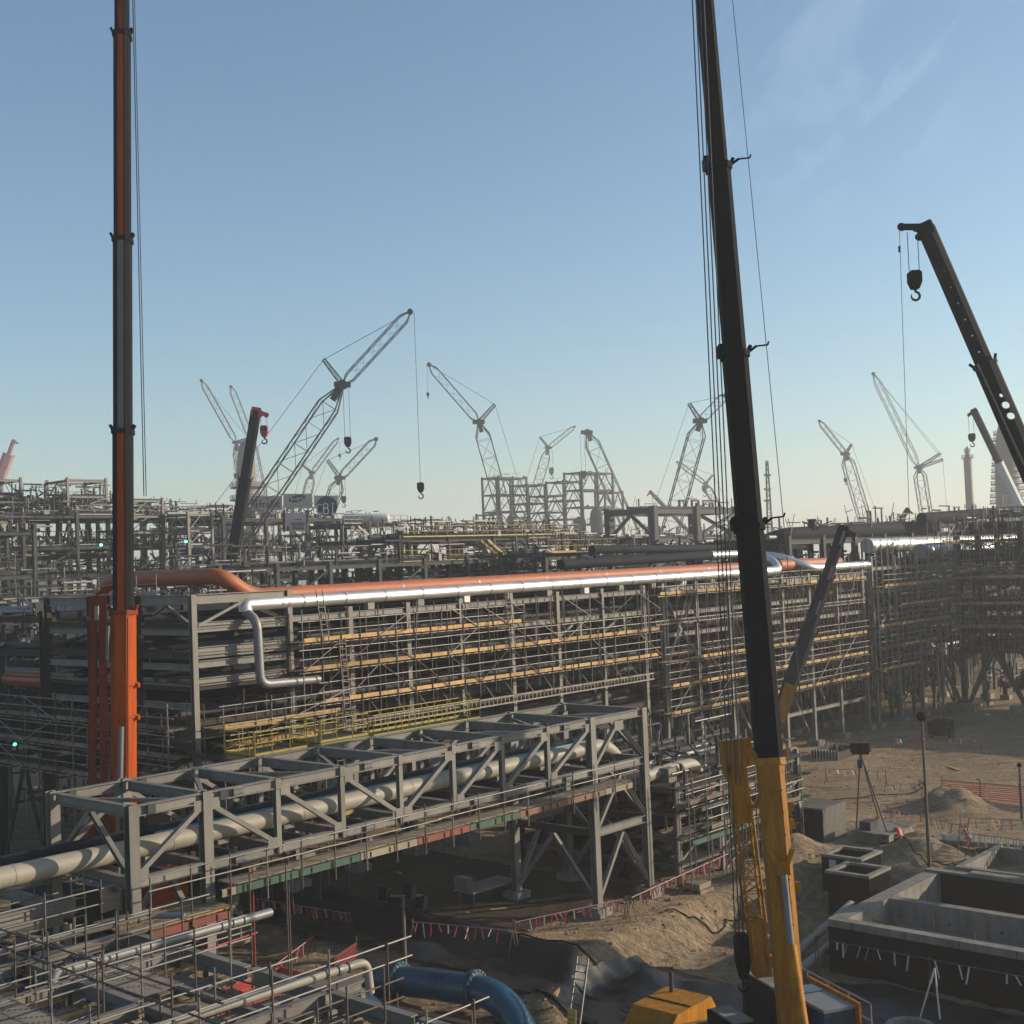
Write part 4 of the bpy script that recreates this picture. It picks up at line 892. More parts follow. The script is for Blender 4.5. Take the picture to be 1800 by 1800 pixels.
x, y, z = tele_boom(yc, YB, YT, [(-.02, f1, .8, .66, 'crane_yellow', None), (f1, f2, .82, .74, 'crane_black', None), (f2, f3, .80, .7, 'crane_black', None), (f3, f4, .72, .64, 'crane_black', None), (f4, f5, .58, .54, 'crane_black', None), (f5, 1.0, .48, .46, 'crane_black', None)], face)
L_ = (YT - YB)
for f_, wd in ((f2, .84), (f3, .80), (f4, .72)):                # rope guide arms at the boom collars
    p = YB + L_ * f_; mb = MB(); mb.tube(p + x * (wd / 2), p + x * (wd / 2 + .35) + z * .25, .05, 6); mb.tube(p + x * (wd / 2 + .35) + z * .25, p + x * (wd / 2 + .75) + z * .28, .03, 6); mb.tube(p + x * (wd / 2 + .75) + z * .28, p + x * (wd / 2 + .8) + z * .4, .03, 6)
    mb.mem(p - x * (wd / 2 + .12) + z * .3, p - x * (wd / 2 + .12) - z * .1, .14, .5, y); mb.build('rope_guide', 'crane_black', yc)
tube(yc, 'guide_cable', YB + L_ * (f1 + .02) + x * 1.2, YB + L_ * 1.0 + x * .95, .014, 'rope')
mb = MB(); mb.mem(YT - z * .3 - x * .9, YT + z * .5 + x * .2, .7, .8, y); mb.tube(YT - x * .9 - y * .2, YT - x * .9 + y * .2, .35, 14); mb.build('boom_head', 'crane_black', yc)
rt = V((hk.x, hk.y, tipz - .5))
hook_block(yc, hk, .5, 1.5, 'crane_black', 4, rt, r=.022)
tube(yc, 'tag_line', V((hk.x, hk.y, hk.z - 2.1)), V((hk.x + .1, hk.y - .3, -1)), .015, 'rope')
# luffing cylinder on the camera side of the base section, and a hose
c0 = YB + L_ * yfrac(1640) - y * .65; c1 = YB + L_ * yfrac(1535) - y * .52; cb_ = YB + z * -.4 - y * 1.5
tube(yc, 'cylinder_barrel', cb_, YB + L_ * yfrac(1655) - y * .66, .17, 'crane_yellow', 'pipe'); tube(yc, 'cylinder_rod', YB + L_ * yfrac(1655) - y * .66, c1, .12, 'chrome', 'pipe')
mb = MB(); p = YB + L_ * yfrac(1525); mb.mem(p - y * .42 - x * .22, p - y * .42 + x * .22, .2, .4, z); mb.mem(p - y * .45 - x * .36 + z * .6, p - y * .42 - z * .3, .08, .14, x); mb.mem(p - y * .45 + x * .36 + z * .6, p - y * .42 - z * .3, .08, .14, x); mb.build('cylinder_bracket', 'crane_yellow', yc)
for f_ in (1450, 1420, 1560):
    p = YB + L_ * yfrac(f_); mb = MB(); mb.mem(p + x * .4, p + x * .62, .25, .3, z); mb.build('boom_fitting', 'crane_yellow', yc)
# hose, seams, plates and wear marks on the base section
pipe(yc, 'hydraulic_hose', [YB + L_ * yfrac(q) + x * (.16 + .03 * math.sin(q * .05)) - y * .36 for q in (1790, 1740, 1690, 1640, 1590)], .025, 'flag_yellow', 0, 8)
for q in (1370, 1400, 1480, 1600, 1690):
    p = YB + L_ * yfrac(q); mb = MB(); mb.mem(p - x * .2 - y * .336, p + x * .2 - y * .336, .05, .014, y); mb.build('weld_seam', 'crane_yellow', yc)
for q, dx in ((1425, -.1), (1458, .12), (1580, -.14)):
    p = YB + L_ * yfrac(q) + x * dx; mb = MB(); mb.mem(p - x * .07 - y * .335, p + x * .07 - y * .335, .2, .02, y); mb.build('inspection_plate', 'crane_yellow', yc)
for k in range(9):
    p = YB + L_ * (f1 * (.2 + .085 * k)) + x * .2 - y * .335; tube(yc, 'bolt', p, p - y * .03, .03, 'steel_dark')
# folded jib along the left side
j0 = hy(1340, 1715, 43.0); j1 = hy(1288, 1300, 44.0)
jz = (j1 - j0).normalized(); jx = (x - jz * x.dot(jz)).normalized(); jy = jz.cross(jx)
def lattice(mb, a, b_, w0, w1, h0, h1, ref, n_, ch=.06, la=.03, taper=0.0, faces=4, bars=True):
    if n_ == 0: n_ = max(6, int((V(b_) - V(a)).length / max(w0, w1) / 1.25))
    a, b_ = V(a), V(b_); z_ = (b_ - a).normalized(); x_ = (V(ref) - z_ * V(ref).dot(z_)).normalized(); y_ = z_.cross(x_)
    def ws(f_):
        e = 1.0
        if taper: e = min(1.0, .12 + .88 * f_ / taper, .12 + .88 * (1 - f_) / taper)
        return (w0 + (w1 - w0) * f_) * e / 2, (h0 + (h1 - h0) * f_) * e / 2
    def c_(f_, i):
        ww, hh = ws(f_); return a + (b_ - a) * f_ + x_ * (ww * (-1, 1, 1, -1)[i]) + y_ * (hh * (-1, -1, 1, 1)[i])
    cuts = [0.0] + ([taper, 1 - taper] if taper else []) + [1.0]
    for i in range(4):
        for q0, q1 in zip(cuts[:-1], cuts[1:]): mb.tube(c_(q0, i), c_(q1, i), ch, 5, caps=False)
    for k in range(n_):
        f0, f1_ = k / n_, (k + 1) / n_
        for i in range(faces):
            j = (i + 1) % 4
            if k % 2: mb.tube(c_(f0, i), c_(f1_, j), la, 4, caps=False)
            else: mb.tube(c_(f0, j), c_(f1_, i), la, 4, caps=False)
            if bars: mb.tube(c_(f1_, i), c_(f1_, j), la * .8, 4, caps=False)
jl = (j1 - j0).length
mb = MB(); lattice(mb, j0 + jz * jl * .22, j0 + jz * jl * .66, .56, .58, .6, .62, jx, 7, .045, .022); mb.build('jib_lattice', 'crane_yellow', yc)
for a, b_, wd in ((0, .24, .5), (.64, .9, .56)):
    mb = MB(); p0, p1 = j0 + jz * jl * a, j0 + jz * jl * b_
    for q in (-1, 1): mb.mem(p0 + jx * (q * wd * .42), p1 + jx * (q * wd * .42), .1, .72, jy)
    mb.mem(p0 + jy * .3, p1 + jy * .3, wd, .05, jy); mb.mem(p0 - jy * .3, p1 - jy * .3, wd * .96, .04, jy)
    mb.build('jib_plate', 'crane_yellow', yc)
mb = MB(); p0, p1 = j0 + jz * jl * .9, j0 + jz * jl; mb.mem(p0, p1, .8, .5, jy); mb.mem(p1 - jx * .42, p1 - jx * .38 - jz * 1.2, .1, .5, jy); mb.mem(p1 + jx * .45, p1 + jx * .55 - jz * .9, .2, .5, jy); mb.build('jib_head', 'crane_yellow', yc)
for f_ in (.36, .72, .08): 
    p = j0 + jz * jl * f_; q = YB + L_ * yfrac(1590 if f_ == .36 else 1400 if f_ == .72 else 1695); pipe(yc, 'jib_bracket', [p + jx * .2, p + jx * .5 - ZZ * .12, q - x * .4], .08, 'crane_yellow', .3, 8)
# slewing deck, cab, counterweight
bx_('slew_deck', -5.2, 1.6, -1.3, 1.3, 1.9, 2.3, 'crane_yellow')
bx_('counterweight', -5.9, -4.0, -1.5, 1.5, 2.3, 3.6, 'crane_black'); bx_('winch_house', -3.8, -1.6, -1.1, 1.1, 2.3, 3.2, 'crane_yellow')
cp = hz(1438, 1752, 3.0); a_ = V((cp.x, cp.y, 0)); fh = V((math.sin(HD), math.cos(HD), 0)); rh = V((fh.y, -fh.x, 0))
def cbx(name, a0, a1, b0, b1, z0, z1, m_, th=yc):
    o = a_ + fh * ((a0 + a1) / 2) + rh * ((b0 + b1) / 2) + ZZ * ((z0 + z1) / 2); u_, v_ = fh * (a1 - a0), rh * (b0 - b1)
    return newobj(name, unit('box', m_), th, M(((u_.x, v_.x, 0, o.x), (u_.y, v_.y, 0, o.y), (0, 0, z1 - z0, o.z), (0, 0, 0, 1))))
cbx('operator_cab', -1.1, 1.1, -.5, .55, 1.2, 2.9, 'blue_box'); cbx('cab_roof', -1.15, 1.15, -.55, .6, 2.9, 3.0, 'grey_pipe'); cbx('cab_glass', .4, 1.02, -.4, .45, 3.0, 3.03, 'glass')
cbx('cab_window', -1.12, -1.1, -.42, .47, 2.0, 2.8, 'glass'); cbx('side_frame', -1.3, 1.6, .62, .7, 1.2, 3.1, 'crane_yellow')
cbx('engine_cover', 1.5, 3.6, -.7, .6, 1.2, 2.8, 'crane_slate'); cbx('cover_lid', 1.6, 3.4, -.6, .5, 2.8, 2.87, 'concrete'); cbx('walkway', -1.6, 3.4, -2.6, -1.3, 1.4, 1.5, 'steel_dark')
cbx('tool_locker', .9, 2.6, -2.6, -1.7, .2, 2.2, 'crane_black'); cbx('locker_lid', .95, 2.5, -2.5, -1.8, 2.2, 2.26, 'concrete')
railing(yc, [a_ + fh * -1.5 + rh * .9 + ZZ * 2.0, a_ + fh * 3.2 + rh * .9 + ZZ * 2.0], mt='galv', step=1.2)

# --- orange crane at left
OB = hy(217, 1560, 58.0); OT = hy(213, -420, 60.0)
oc = thing('mobile_crane', 'orange truck crane with a striped black telescopic boom rising out of view', 'mobile crane', (OB.x, OB.y, 0))
P2_, bx2 = carrier(oc, (OB.x, OB.y + 1.0, 0), rad(30), 'crane_slate', z=max(0, gz(*st(OB))), cabmt='crane_slate')
YB_, YT_ = OB, OT
def ofrac(py):
    lo, hi = 0.0, 1.0
    for _ in range(40):
        m_ = (lo + hi) / 2; p = OB.lerp(OT, m_) - CAM; q = 900 - F * p.dot(UP) / p.dot(FW); lo, hi = (m_, hi) if q > py else (lo, m_)
    return lo
face = (CAM - OB); face.z = 0; face.normalize()
x, y, z = tele_boom(oc, OB, OT, [(-.02, ofrac(1075), 1.0, 1.1, 'crane_orange', None), (ofrac(1075), ofrac(757), .82, .95, 'crane_black', 'crane_orange'), (ofrac(757), ofrac(420), .76, .88, 'crane_black', 'crane_grey'), (ofrac(420), ofrac(60), .70, .8, 'crane_black', 'crane_orange'), (ofrac(60), 1, .6, .7, 'crane_black', 'crane_red')], face - _X * .2)
LO = OT - OB
for q, e in ((1205, 'crane_orange'), (1262, 'crane_orange')):
    p = OB + LO * ofrac(q); mb = MB(); mb.prism(octo(1.14, 1.24), M(((x.x, y.x, z.x * .12, p.x), (x.y, y.y, z.y * .12, p.y), (x.z, y.z, z.z * .12, p.z), (0, 0, 0, 1)))); mb.mem(p + x * .55, p + x * .72, .2, .4, y); mb.build('boom_flange', e, oc)
tube(oc, 'cylinder_rod', OB - y * 1.0 - x * .05, OB + LO * ofrac(1275) - y * .7 + x * .05, .13, 'crane_grey', 'pipe')
mb = MB(); p0, p1 = OB + LO * ofrac(1460), OB + LO * ofrac(1085); 
mb.mem(p0 + x * .32 - y * .58, p1 + x * .32 - y * .58, .06, .04, y); mb.build('boom_rib', 'crane_orange', oc)
# folded jib: two perforated chords
for (xa, xb, wd) in ((161, 165, .34), (184, 180, .34)):
    a, b_ = hy(xa, 1500, 57.6), hy(xb, 1052, 58.2); mb = MB(); mb.mem(a, b_, wd, .35, face); 
    o = mb.build('jib_chord', 'crane_red', oc)
for k in range(14):
    f_ = k / 13; a = hy(160 + 6 * f_, 1500 - 448 * f_, 57.6 + .6 * f_); b_ = hy(182 - 4 * f_, 1500 - 448 * f_ - 14, 57.6 + .6 * f_); mem(oc, 'jib_lacing', a, b_, .07, .1, 'crane_red')
a, b_ = hy(158, 1056, 58.2), hy(190, 1054, 58.2); mem(oc, 'jib_head', a, b_, .45, .4, 'crane_red'); mem(oc, 'jib_plate', hy(170, 1090, 57.9), hy(170, 1065, 57.9), .3, .05, 'cream_pipe')
mem(oc, 'jib_plate', hy(188, 1160, 57.8), hy(190, 1100, 57.8), .2, .05, 'galv')
for a, b_ in (((257, 872), (232, -200)), ((253, 872), (229, -200))): tube(oc, 'hoist_rope', hy(*a, 57), hy(*b_, 57.5), .022, 'rope')
bx2('slew_deck', -4.4, 1.8, -1.4, 1.4, 1.9, 2.4, 'crane_slate'); bx2('counterweight', -5.2, -3.2, -1.6, 1.6, 2.4, 3.9, 'crane_slate'); bx2('operator_cab', -.6, 1.6, 1.0, 2.0, 2.4, 4.1, 'crane_red'); bx2('cab_window', 1.58, 1.62, 1.1, 1.9, 3.0, 4.0, 'glass'); bx2('winch_drum', -2.8, -1.2, -.8, .8, 2.5, 3.5, 'galv')

# --- other telescopic cranes standing farther off
def far_tele(label, depth, base, tip, secs, mt, head, hook=None, hookmt='crane_black', headmt=None, foot=None, lean=None, group=None, wheels=4, cmat='crane_slate', car=True, arm=None):
    A0 = hy(*base, depth); T = hy(*tip, depth)
    th = thing('mobile_crane', label, 'mobile crane', (A0.x, A0.y, 0), group)
    d = (T - A0); k = (A0.z - 2.2) / d.z; A = A0 - d * k
    fc = CAM - A; fc.z = 0; fc.normalize()
    L = (T - A).length; e = (A0 - A).length / L
    ss = [((0 if i == 0 else e + (1 - e) * a), e + (1 - e) * b_, w_, w_ * 1.15, m_, None) for i, (a, b_, w_, m_) in enumerate(secs)]
    x, y, z = tele_boom(th, A, T, ss, fc)
    sgn = head[0]; mb = MB(); w_ = secs[-1][2]
    hx = x * sgn; c = T + hx * head[1] + z * .1
    if arm: c = hy(*arm, depth) + z * w_ * .35
    c = c - z * w_ * .35; mb.mem(T - z * w_ * .5, T + z * w_ * .3, w_ * .9, w_ * 1.1, y); mb.mem(T + z * w_ * .05, c, w_ * .38, w_ * .34, y); mb.mem(T - z * w_ * .35, T.lerp(c, .5) - z * w_ * .1, w_ * .3, w_ * .4, y); mb.tube(c - y * w_ * .2, c + y * w_ * .2, w_ * .24, 12); mb.tube(T + hx * head[1] * .45 - z * w_ * .35 - y * w_ * .2, T + hx * head[1] * .45 - z * w_ * .35 + y * w_ * .2, w_ * .22, 12)
    mb.build('boom_head', headmt or mt, th)
    if hook:
        for (hpx, hpy, wd, hh, n_) in hook:
            p = hy(hpx, hpy, depth); hook_block(th, p, wd, hh, hookmt, n_, V((p.x, p.y, T.z + (T + hx * head[1] * .6 - T).z)), r=max(.02, depth * .00016))
    if not car:
        mb = MB(); o = V((A.x, A.y, 0)); mb.mem(o + ZZ * .5, o + ZZ * 2.3, 1.6, 2.2); mb.mem(o + ZZ * .45 - GU * 2, o + ZZ * .45 + GU * 2, 1.8, .5); mb.build('slew_base', cmat, th)
        for q in (-1.4, 1.4):
            for e in (-1, 1): tube(th, 'wheel', o + GU * q + GV * (e - .2) + ZZ * .45, o + GU * q + GV * (e + .2) + ZZ * .45, .45, 'tyre', 'pipe')
        return th, A, T, x, y, z
    P, bx = carrier(th, (A.x, A.y, 0), math.atan2(d.x, d.y) if abs(d.x) + abs(d.y) > .1 else 0, cmat, L=11, wheels=wheels)
    bx('slew_deck', -3.6, 1.2, -1.2, 1.2, 1.9, 2.4, cmat); bx('operator_cab', -.4, 1.4, 1.0, 1.9, 2.4, 3.9, cmat); bx('counterweight', -4.6, -2.8, -1.3, 1.3, 2.4, 3.4, cmat)
    mem(th, 'luffing_cylinder', A - fc * .6 + d.normalized() * .2 - ZZ * .2, A.lerp(T, .3), .3, .3, 'chrome', 'pipe')
    return th, A, T, x, y, z
th, A, T, x, y, z = far_tele('slate telescopic crane with punched boom and hanging hook at the right edge', 62, (1800, 800), (1627, 400), [(0, .40, 1.02, 'crane_slate'), (.38, 1.0, .82, 'crane_slate')], 'crane_slate', (-1, 1.0), hook=[(1607, 476, .62, .9, 2)], arm=(1585, 399))
def punch(o, cutters):                                # real holes through a boom section
    bm = bmesh.new(); bm.from_mesh(o.data); bmesh.ops.remove_doubles(bm, verts=bm.verts, dist=.0005); bmesh.ops.recalc_face_normals(bm, faces=bm.faces); bm.to_mesh(o.data); bm.free()
    for p0, p1, r_ in cutters:
        bm = bmesh.new(); d_ = p1 - p0; q_ = d_.to_track_quat('Z', 'Y').to_matrix().to_4x4(); q_.translation = (p0 + p1) / 2 - V(o.parent.location)
        bmesh.ops.create_cone(bm, cap_ends=True, segments=14, radius1=r_, radius2=r_, depth=d_.length, matrix=q_); me_ = bpy.data.meshes.new('cut'); bm.to_mesh(me_); bm.free()
        co = bpy.data.objects.new('cut', me_); COL.objects.link(co); co.matrix_basis = M.Translation(V(o.parent.location))
        md = o.modifiers.new('b', 'BOOLEAN'); md.object = co; md.operation = 'DIFFERENCE'; md.solver = 'EXACT'
        bpy.context.view_layer.update(); dg = bpy.context.evaluated_depsgraph_get(); nm = bpy.data.meshes.new_from_object(o.evaluated_get(dg)); o.modifiers.clear(); o.data = nm
        bpy.data.objects.remove(co)
secs_ = [o for o in th.children if o.name.startswith('boom_section')]
cut = []
for k in range(9):
    p = T + (A - T) * (.045 + .0265 * k); cut.append((p - y * 2, p + y * 2, .055))
punch(secs_[1], cut)
cut = []
for qx, qy, rr in ((1760, 695, .11), (1768, 712, .2), (1777, 731, .2)):
    p = hy(qx, qy, 62); cut.append((p - y * 2, p + y * 2, rr))
punch(secs_[0], cut)
a, b_ = hy(1718, 640, 61.4), hy(1800, 818, 61.4); tube(th, 'boom_side_pipe', a, b_, .06, 'chrome'); tube(th, 'boom_side_pipe', a - x * .12, b_ - x * .12, .05, 'crane_slate')
p = hy(1597, 895, 62); tube(th, 'auxiliary_rope', V((p.x, p.y, 17.5)), hy(1581, 405, 62), .014, 'rope')
p = hy(1581, 438, 62); tube(th, 'rope_weight', p + ZZ * .15, p - ZZ * .15, .06, 'crane_black')
th, A, T, x, y, z = far_tele('dark slanted telescopic boom with yellow foot rising in front of the rack', 98, (1385, 1215), (1482, 930), [(0, .36, 1.1, 'crane_slate'), (.34, .7, .97, 'crane_slate'), (.68, 1, .82, 'crane_slate')], 'crane_black', (1, .9), cmat='crane_yellow', car=False)
for k, f_ in enumerate((.35, .64, .93)):
    p = A + (T - A) * (.45 + .55 * f_); mem(th, 'painted_label', p - z * .6 - y * .64 + x * .12, p + z * .5 - y * .64 + x * .12, .2, .02, 'crane_grey', 'box', y)
mem(th, 'boom_foot', A + (T - A) * .12 - y * .3, A + (T - A) * .29 - y * .3, .8, .9, 'crane_yellow')
far_tele('dark telescopic crane with red boom head and red hook block', 120, (408, 990), (450, 722), [(0, .55, 1.15, 'crane_slate'), (.5, 1, .98, 'crane_slate')], 'crane_slate', (1, 1.0), hook=[(464, 748, .7, 1.1, 2)], hookmt='hook_red', headmt='hook_red')
far_tele('pale telescopic crane with white boom sides in front of the fat tower', 190, (1800, 905), (1712, 722), [(0, .5, 1.3, 'white'), (.48, 1, 1.05, 'crane_slate')], 'crane_slate', (-1, .9), hook=[(1708, 762, .9, 1.2, 2)])
far_tele('small dark telescopic boom poking up behind the large dark pipe', 180, (1578, 925), (1595, 896), [(0, .5, .9, 'lattice'), (.45, 1, .7, 'lattice')], 'lattice', (1, .8))
far_tele('pale pink telescopic crane at the far left', 300, (2, 835), (24, 775), [(0, .6, 2.6, 'pink'), (.55, 1, 1.0, 'pink')], 'pink', (1, 1.0))
far_tele('distant hazy telescopic boom behind the stepped steel towers', 420, (1165, 887), (1143, 864), [(0, .6, 1.4, 'lattice_hazed'), (.5, 1, 1.1, 'lattice_hazed')], 'lattice_hazed', (-1, 1.5))

# --- lattice boom crawler cranes
def lat_crane(label, depth, base, knee, tip, struts, wm_, wj, hooks=(), mt='lattice', nb=26, nj=24, knee_head=True, group=None, hookw=1.0, pend=True, thick=1.0):
    if depth > 200: depth *= 1.4; wm_ *= 1.4; wj *= 1.4
    K = hy(*knee, depth); Bv = hy(*base, depth); d = K - Bv; A = Bv - d * ((Bv.z - 2.0) / d.z); T = hy(*tip, depth) if tip else None
    th = thing('lattice_crane', label, 'crawler crane', (A.x, A.y, 0), group); kx = max(1.0, (depth / 190) ** .8) * thick
    mb = MB(); lattice(mb, A, K, wm_, wm_, wm_, wm_, RT, 0, .10 * kx, .045 * kx, taper=.07, bars=True); mb.build('main_boom', mt, th)
    if T is not None:
        mb = MB(); lattice(mb, K, T, wj, wj, wj, wj, RT, 0, .068 * kx, .03 * kx, taper=.1, bars=False); mb.build('luffing_jib', mt, th)
        mb = MB(); mb.tube(T - FW * .4, T + FW * .4, wj * .3, 10); mb.tube(T, T.lerp(K, .03), wj * .2, 6); mb.build('jib_head', 'lattice', th)
    else: T = K
    if knee_head:
        mb = MB(); mb.tube(K - FW * wm_ * .3, K + FW * wm_ * .3, wm_ * .24, 8); mb.mem(K - RT * wm_ * .45, K + RT * wm_ * .4, wm_ * .4, wm_ * .26); mb.mem(K, K.lerp(A, .05), wm_ * .4, wm_ * .28, RT); mb.build('boom_head', 'lattice', th)
    for s_ in struts:
        S = hy(*s_, depth); mb = MB(); lattice(mb, K, S, wj * .5, wj * .35, wj * .5, wj * .35, RT, 6, .075 * kx, .05 * kx); mb.build('strut', 'lattice', th)
        if pend: tube(th, 'pendant_line', S, T, .035 * kx, 'rope')
    if struts:
        S = hy(*struts[-1], depth); back = A + (RT * (-6 if T.x > A.x else 6)) + ZZ * 2; tube(th, 'backstay', S, back, .03 * kx, 'rope')
    for (hx_, hy_, fx, fy) in hooks:
        p = hy(hx_, hy_, depth); hook_block(th, p, .9 * hookw * kx, 1.3 * hookw * kx, 'crane_black', 2 if fx else 1, V((p.x, p.y, hy(fx or tip[0], fy or tip[1], depth).z)), r=.028 * kx)
    c = V((A.x, A.y, 0)); sx__ = RT.copy(); sx__.z = 0; sx__.normalize(); fy_ = ZZ.cross(sx__)
    for q in (-1, 1):
        mb = MB(); o = c + fy_ * (3.2 * q); pr = [(-4.5, .6), (-3.9, 0), (3.9, 0), (4.5, .6), (3.9, 1.3), (-3.9, 1.3)]
        mb.prism(pr, M(((sx__.x, 0, fy_.x * 1.2, o.x - fy_.x * .6), (sx__.y, 0, fy_.y * 1.2, o.y - fy_.y * .6), (0, 1, 0, 0), (0, 0, 0, 1)))); mb.build('track', 'tyre', th)
    def bb(nm, ox, oz, w_, h_, dpt, m_):
        mb = MB(); o = c + sx__ * ox + ZZ * oz; mb.mem(o - fy_ * dpt / 2, o + fy_ * dpt / 2, w_, h_, ZZ); mb.build(nm, m_, th)
    e = -1 if T.x > A.x else 1
    bb('machinery_house', e * 2, 2.4, 7, 2.2, 3.2, mt); bb('counterweight', e * 6, 2.6, 1.8, 2.6, 4.4, 'lattice'); bb('operator_cab', -e * 1.6, 2.6, 1.6, 1.8, 1.3, 'white')
    return th
far = 'lattice boom cranes against the sky'
lat_crane('big dark lattice crane leaning over the sign frames with a slim jib', 157, (452, 900), (603, 676), (721, 548), [(569, 632)], 2.35, 1.15, hooks=[(611, 768, 601, 680), (739, 848, 0, 0)], nb=34, nj=26, hookw=.95, group=far)
lat_crane('lattice crane with jib pointing left above the stepped steel towers', 225, (886, 900), (842, 742), (754, 641), [(870, 711)], 2.5, 1.35, hooks=[(752, 690, 0, 0)], nb=30, hookw=.5, group=far)
lat_crane('small lattice crane between the two stepped steel tower blocks', 400, (934, 890), (964, 787), (1010, 750), [(949, 768)], 2.7, 1.2, hooks=[(969, 822, 966, 790)], nb=26, group=far, mt='lattice_hazed')
lat_crane('straight lattice boom without jib behind the tallest stepped tower', 280, (1112, 940), (1032, 760), None, [], 3.0, 1.0, nb=30, group=far, mt='lattice_hazed', hooks=[(1026, 828, 1027, 758)])
lat_crane('tall lattice crane half hidden behind the black telescopic boom', 205, (1190, 890), (1231, 740), (1275, 695), [(1211, 709)], 2.6, 1.3, nb=28, group=far)
lat_crane('tiny lattice crane seen between hoist ropes of the yellow crane', 430, (1258, 885), (1240, 850), (1190, 812), [(1253, 835)], 2.2, 1.2, nb=14, nj=20, group=far, mt='lattice_hazed', hooks=[(1238, 853, 1239, 850)])
lat_crane('pale lattice crane with jib pointing left above the large dark pipe', 330, (1522, 920), (1486, 798), (1440, 740), [(1497, 781)], 2.7, 1.2, nb=26, group=far, mt='lattice_hazed', hooks=[(1486, 840, 1486, 802)], hookw=.6)
lat_crane('tall pale lattice crane with two back struts and a long steep jib', 340, (1628, 905), (1615, 822), (1535, 657), [(1653, 797), (1657, 808)], 2.6, 1.6, nb=18, nj=36, group=far, mt='lattice_hazed')
lat_crane('faint lattice crane with long jib rising left of the cylinder tower', 330, (428, 850), (415, 778), (354, 669), [(436, 771)], 2.2, 1.4, nb=18, nj=30, group=far, mt='lattice_hazed', hooks=[(414, 832, 414, 782)], hookw=.7)
lat_crane('faint straight lattice boom beside the cylinder tower', 380, (456, 850), (440, 768), (406, 680), [], 2.6, 1.7, nb=16, nj=26, group=far, mt='lattice_hazed', knee_head=False)
lat_crane('small pale lattice crane behind the hanging hook of the big crane', 380, (540, 870), (549, 831), (594, 771), [(532, 818)], 2.4, 1.2, nb=14, group=far, mt='lattice_hazed', hooks=[(597, 798, 0, 0)], hookw=.5)
lat_crane('lattice crane with short strut standing behind the round navy sign', 260, (582, 885), (598, 840), (661, 772), [(576, 809)], 2.6, 1.5, nb=14, group=far, hooks=[(604, 872, 603, 842)], hookw=.9)
th = thing('lattice_mast', 'slender lattice radio mast beside the black telescopic boom', 'mast', hy(1352, 920, 330) * 1.0)
mb = MB(); lattice(mb, V((hy(1352, 920, 330).x, 330, 0)), hy(1348, 810, 330), 2.0, .5, 2.0, .5, RT, 24, .14, .07); mb.build('mast_body', 'lattice_hazed', th)
mb = MB()
for q in (835, 860, 880): p = hy(1349, q, 330); mb.tube(p - RT * .9, p + RT * .9, .25, 6)
mb.build('antenna', 'lattice_hazed', th)

# ------------------------------------------------------------------ excavation: basin, chambers, blocks
bs = thing('concrete_basin', 'large open concrete basin with black coated outer walls and pale rims', 'basin', G(9, -22, -1.9))
s0, s1, t0, t1 = 3.7, 14.4, -44, -10.3; sm = 8.3; zt = .6; wth = .45
for (nm, a, b_, c, d) in (('front_wall', s0, s0 + wth, t0, t1), ('left_wall', s0 + wth, s1 - wth, t1 - wth * 1.6, t1), ('dividing_wall', sm, sm + wth, t0, t1 - wth * 1.6), ('back_wall', s1 - wth, s1, t0, t1)):
    blk(bs, nm, a, b_, c, d, -2.6, zt - .32 if nm != 'back_wall' else zt + .1, 'concrete')
    if nm != 'back_wall': blk(bs, 'rim', a - .03, b_ + .03, c - .02, d + .02, zt - .318, zt, 'concrete')
blk(bs, 'black_coating', s0 - .02, s0, t0, t1, -2.6, zt - .34, 'bitumen'); blk(bs, 'black_coating', s0, s1, t1, t1 + .02, -2.6, zt - .34, 'bitumen')
blk(bs, 'black_coating', s1 - wth - .03, s1 - wth - .002, t0, t1 - .8, -1.2, zt - .0, 'bitumen')
blk(bs, 'floor_slab', s0 + wth, sm, t0, t1 - .8, -1.5, -.55, 'concrete'); blk(bs, 'floor_slab', sm + wth, s1 - wth, t0, t1 - .8, -2.2, -1.9, 'bitumen')
for i, (a, h) in enumerate(((-20, .25), (-16, .12), (-26, .35))): blk(bs, 'wall_step', s1 - wth - .02, s1 + .05, a, a + 3.4, zt + .1, zt + .1 + h, 'concrete')
for q in (s0 + 1.4, s0 + 2.8):
    mem(bs, 'floor_rail', G(q, t0, -.48), G(q, t1 - 1.4, -.48), .12, .14, 'steel_dark')
for i in range(8): tube(bs, 'rebar_post', G(s0 + .9 + (i % 2) * 1.1, -12 - i * 2.3, -.55), G(s0 + .9 + (i % 2) * 1.1, -12 - i * 2.3, .75), .035, 'tube_rust')
for k in range(3): tube(bs, 'guard_rope', G(s0 + .9, -12, 0 + k * .3), G(s0 + .9, -30, 0 + k * .3), .018, 'tube_rust')
blk(bs, 'pillar', s0 + .8, s0 + 1.3, -21.2, -20.6, -.55, .5, 'concrete')
for i in range(14):
    q = t1 - 1.2 - i * 2.4; blk(bs, 'formwork_joint', s0 - .045, s0 - .031, q - .012, q + .012, zt - .31, zt - .01, 'bitumen')
    for z_ in (-.2,):
        p = G(sm - .002, q, z_); tube(bs, 'tie_hole', p, p - GU * .012, .05, 'bitumen')
    blk(bs, 'formwork_joint', sm - .012, sm - .001, q + .6, q + .62, -1.2, zt - .32, 'steel_brown')
pl = thing('board_pile', 'small pile of pale boards inside the concrete basin', 'board pile', G(6.6, -12.4, -.55))
for i in range(5):
    for k in range(3): mem(pl, 'board', G(5.2, -12.0 - i * .26, -.52 + k * .05), G(7.9, -12.0 - i * .26, -.52 + k * .05), .24, .045, 'tan_beam')
b2 = thing('concrete_chamber', 'low concrete chamber with sloped shadowed opening behind the large basin', 'chamber', G(18, -14, -1))
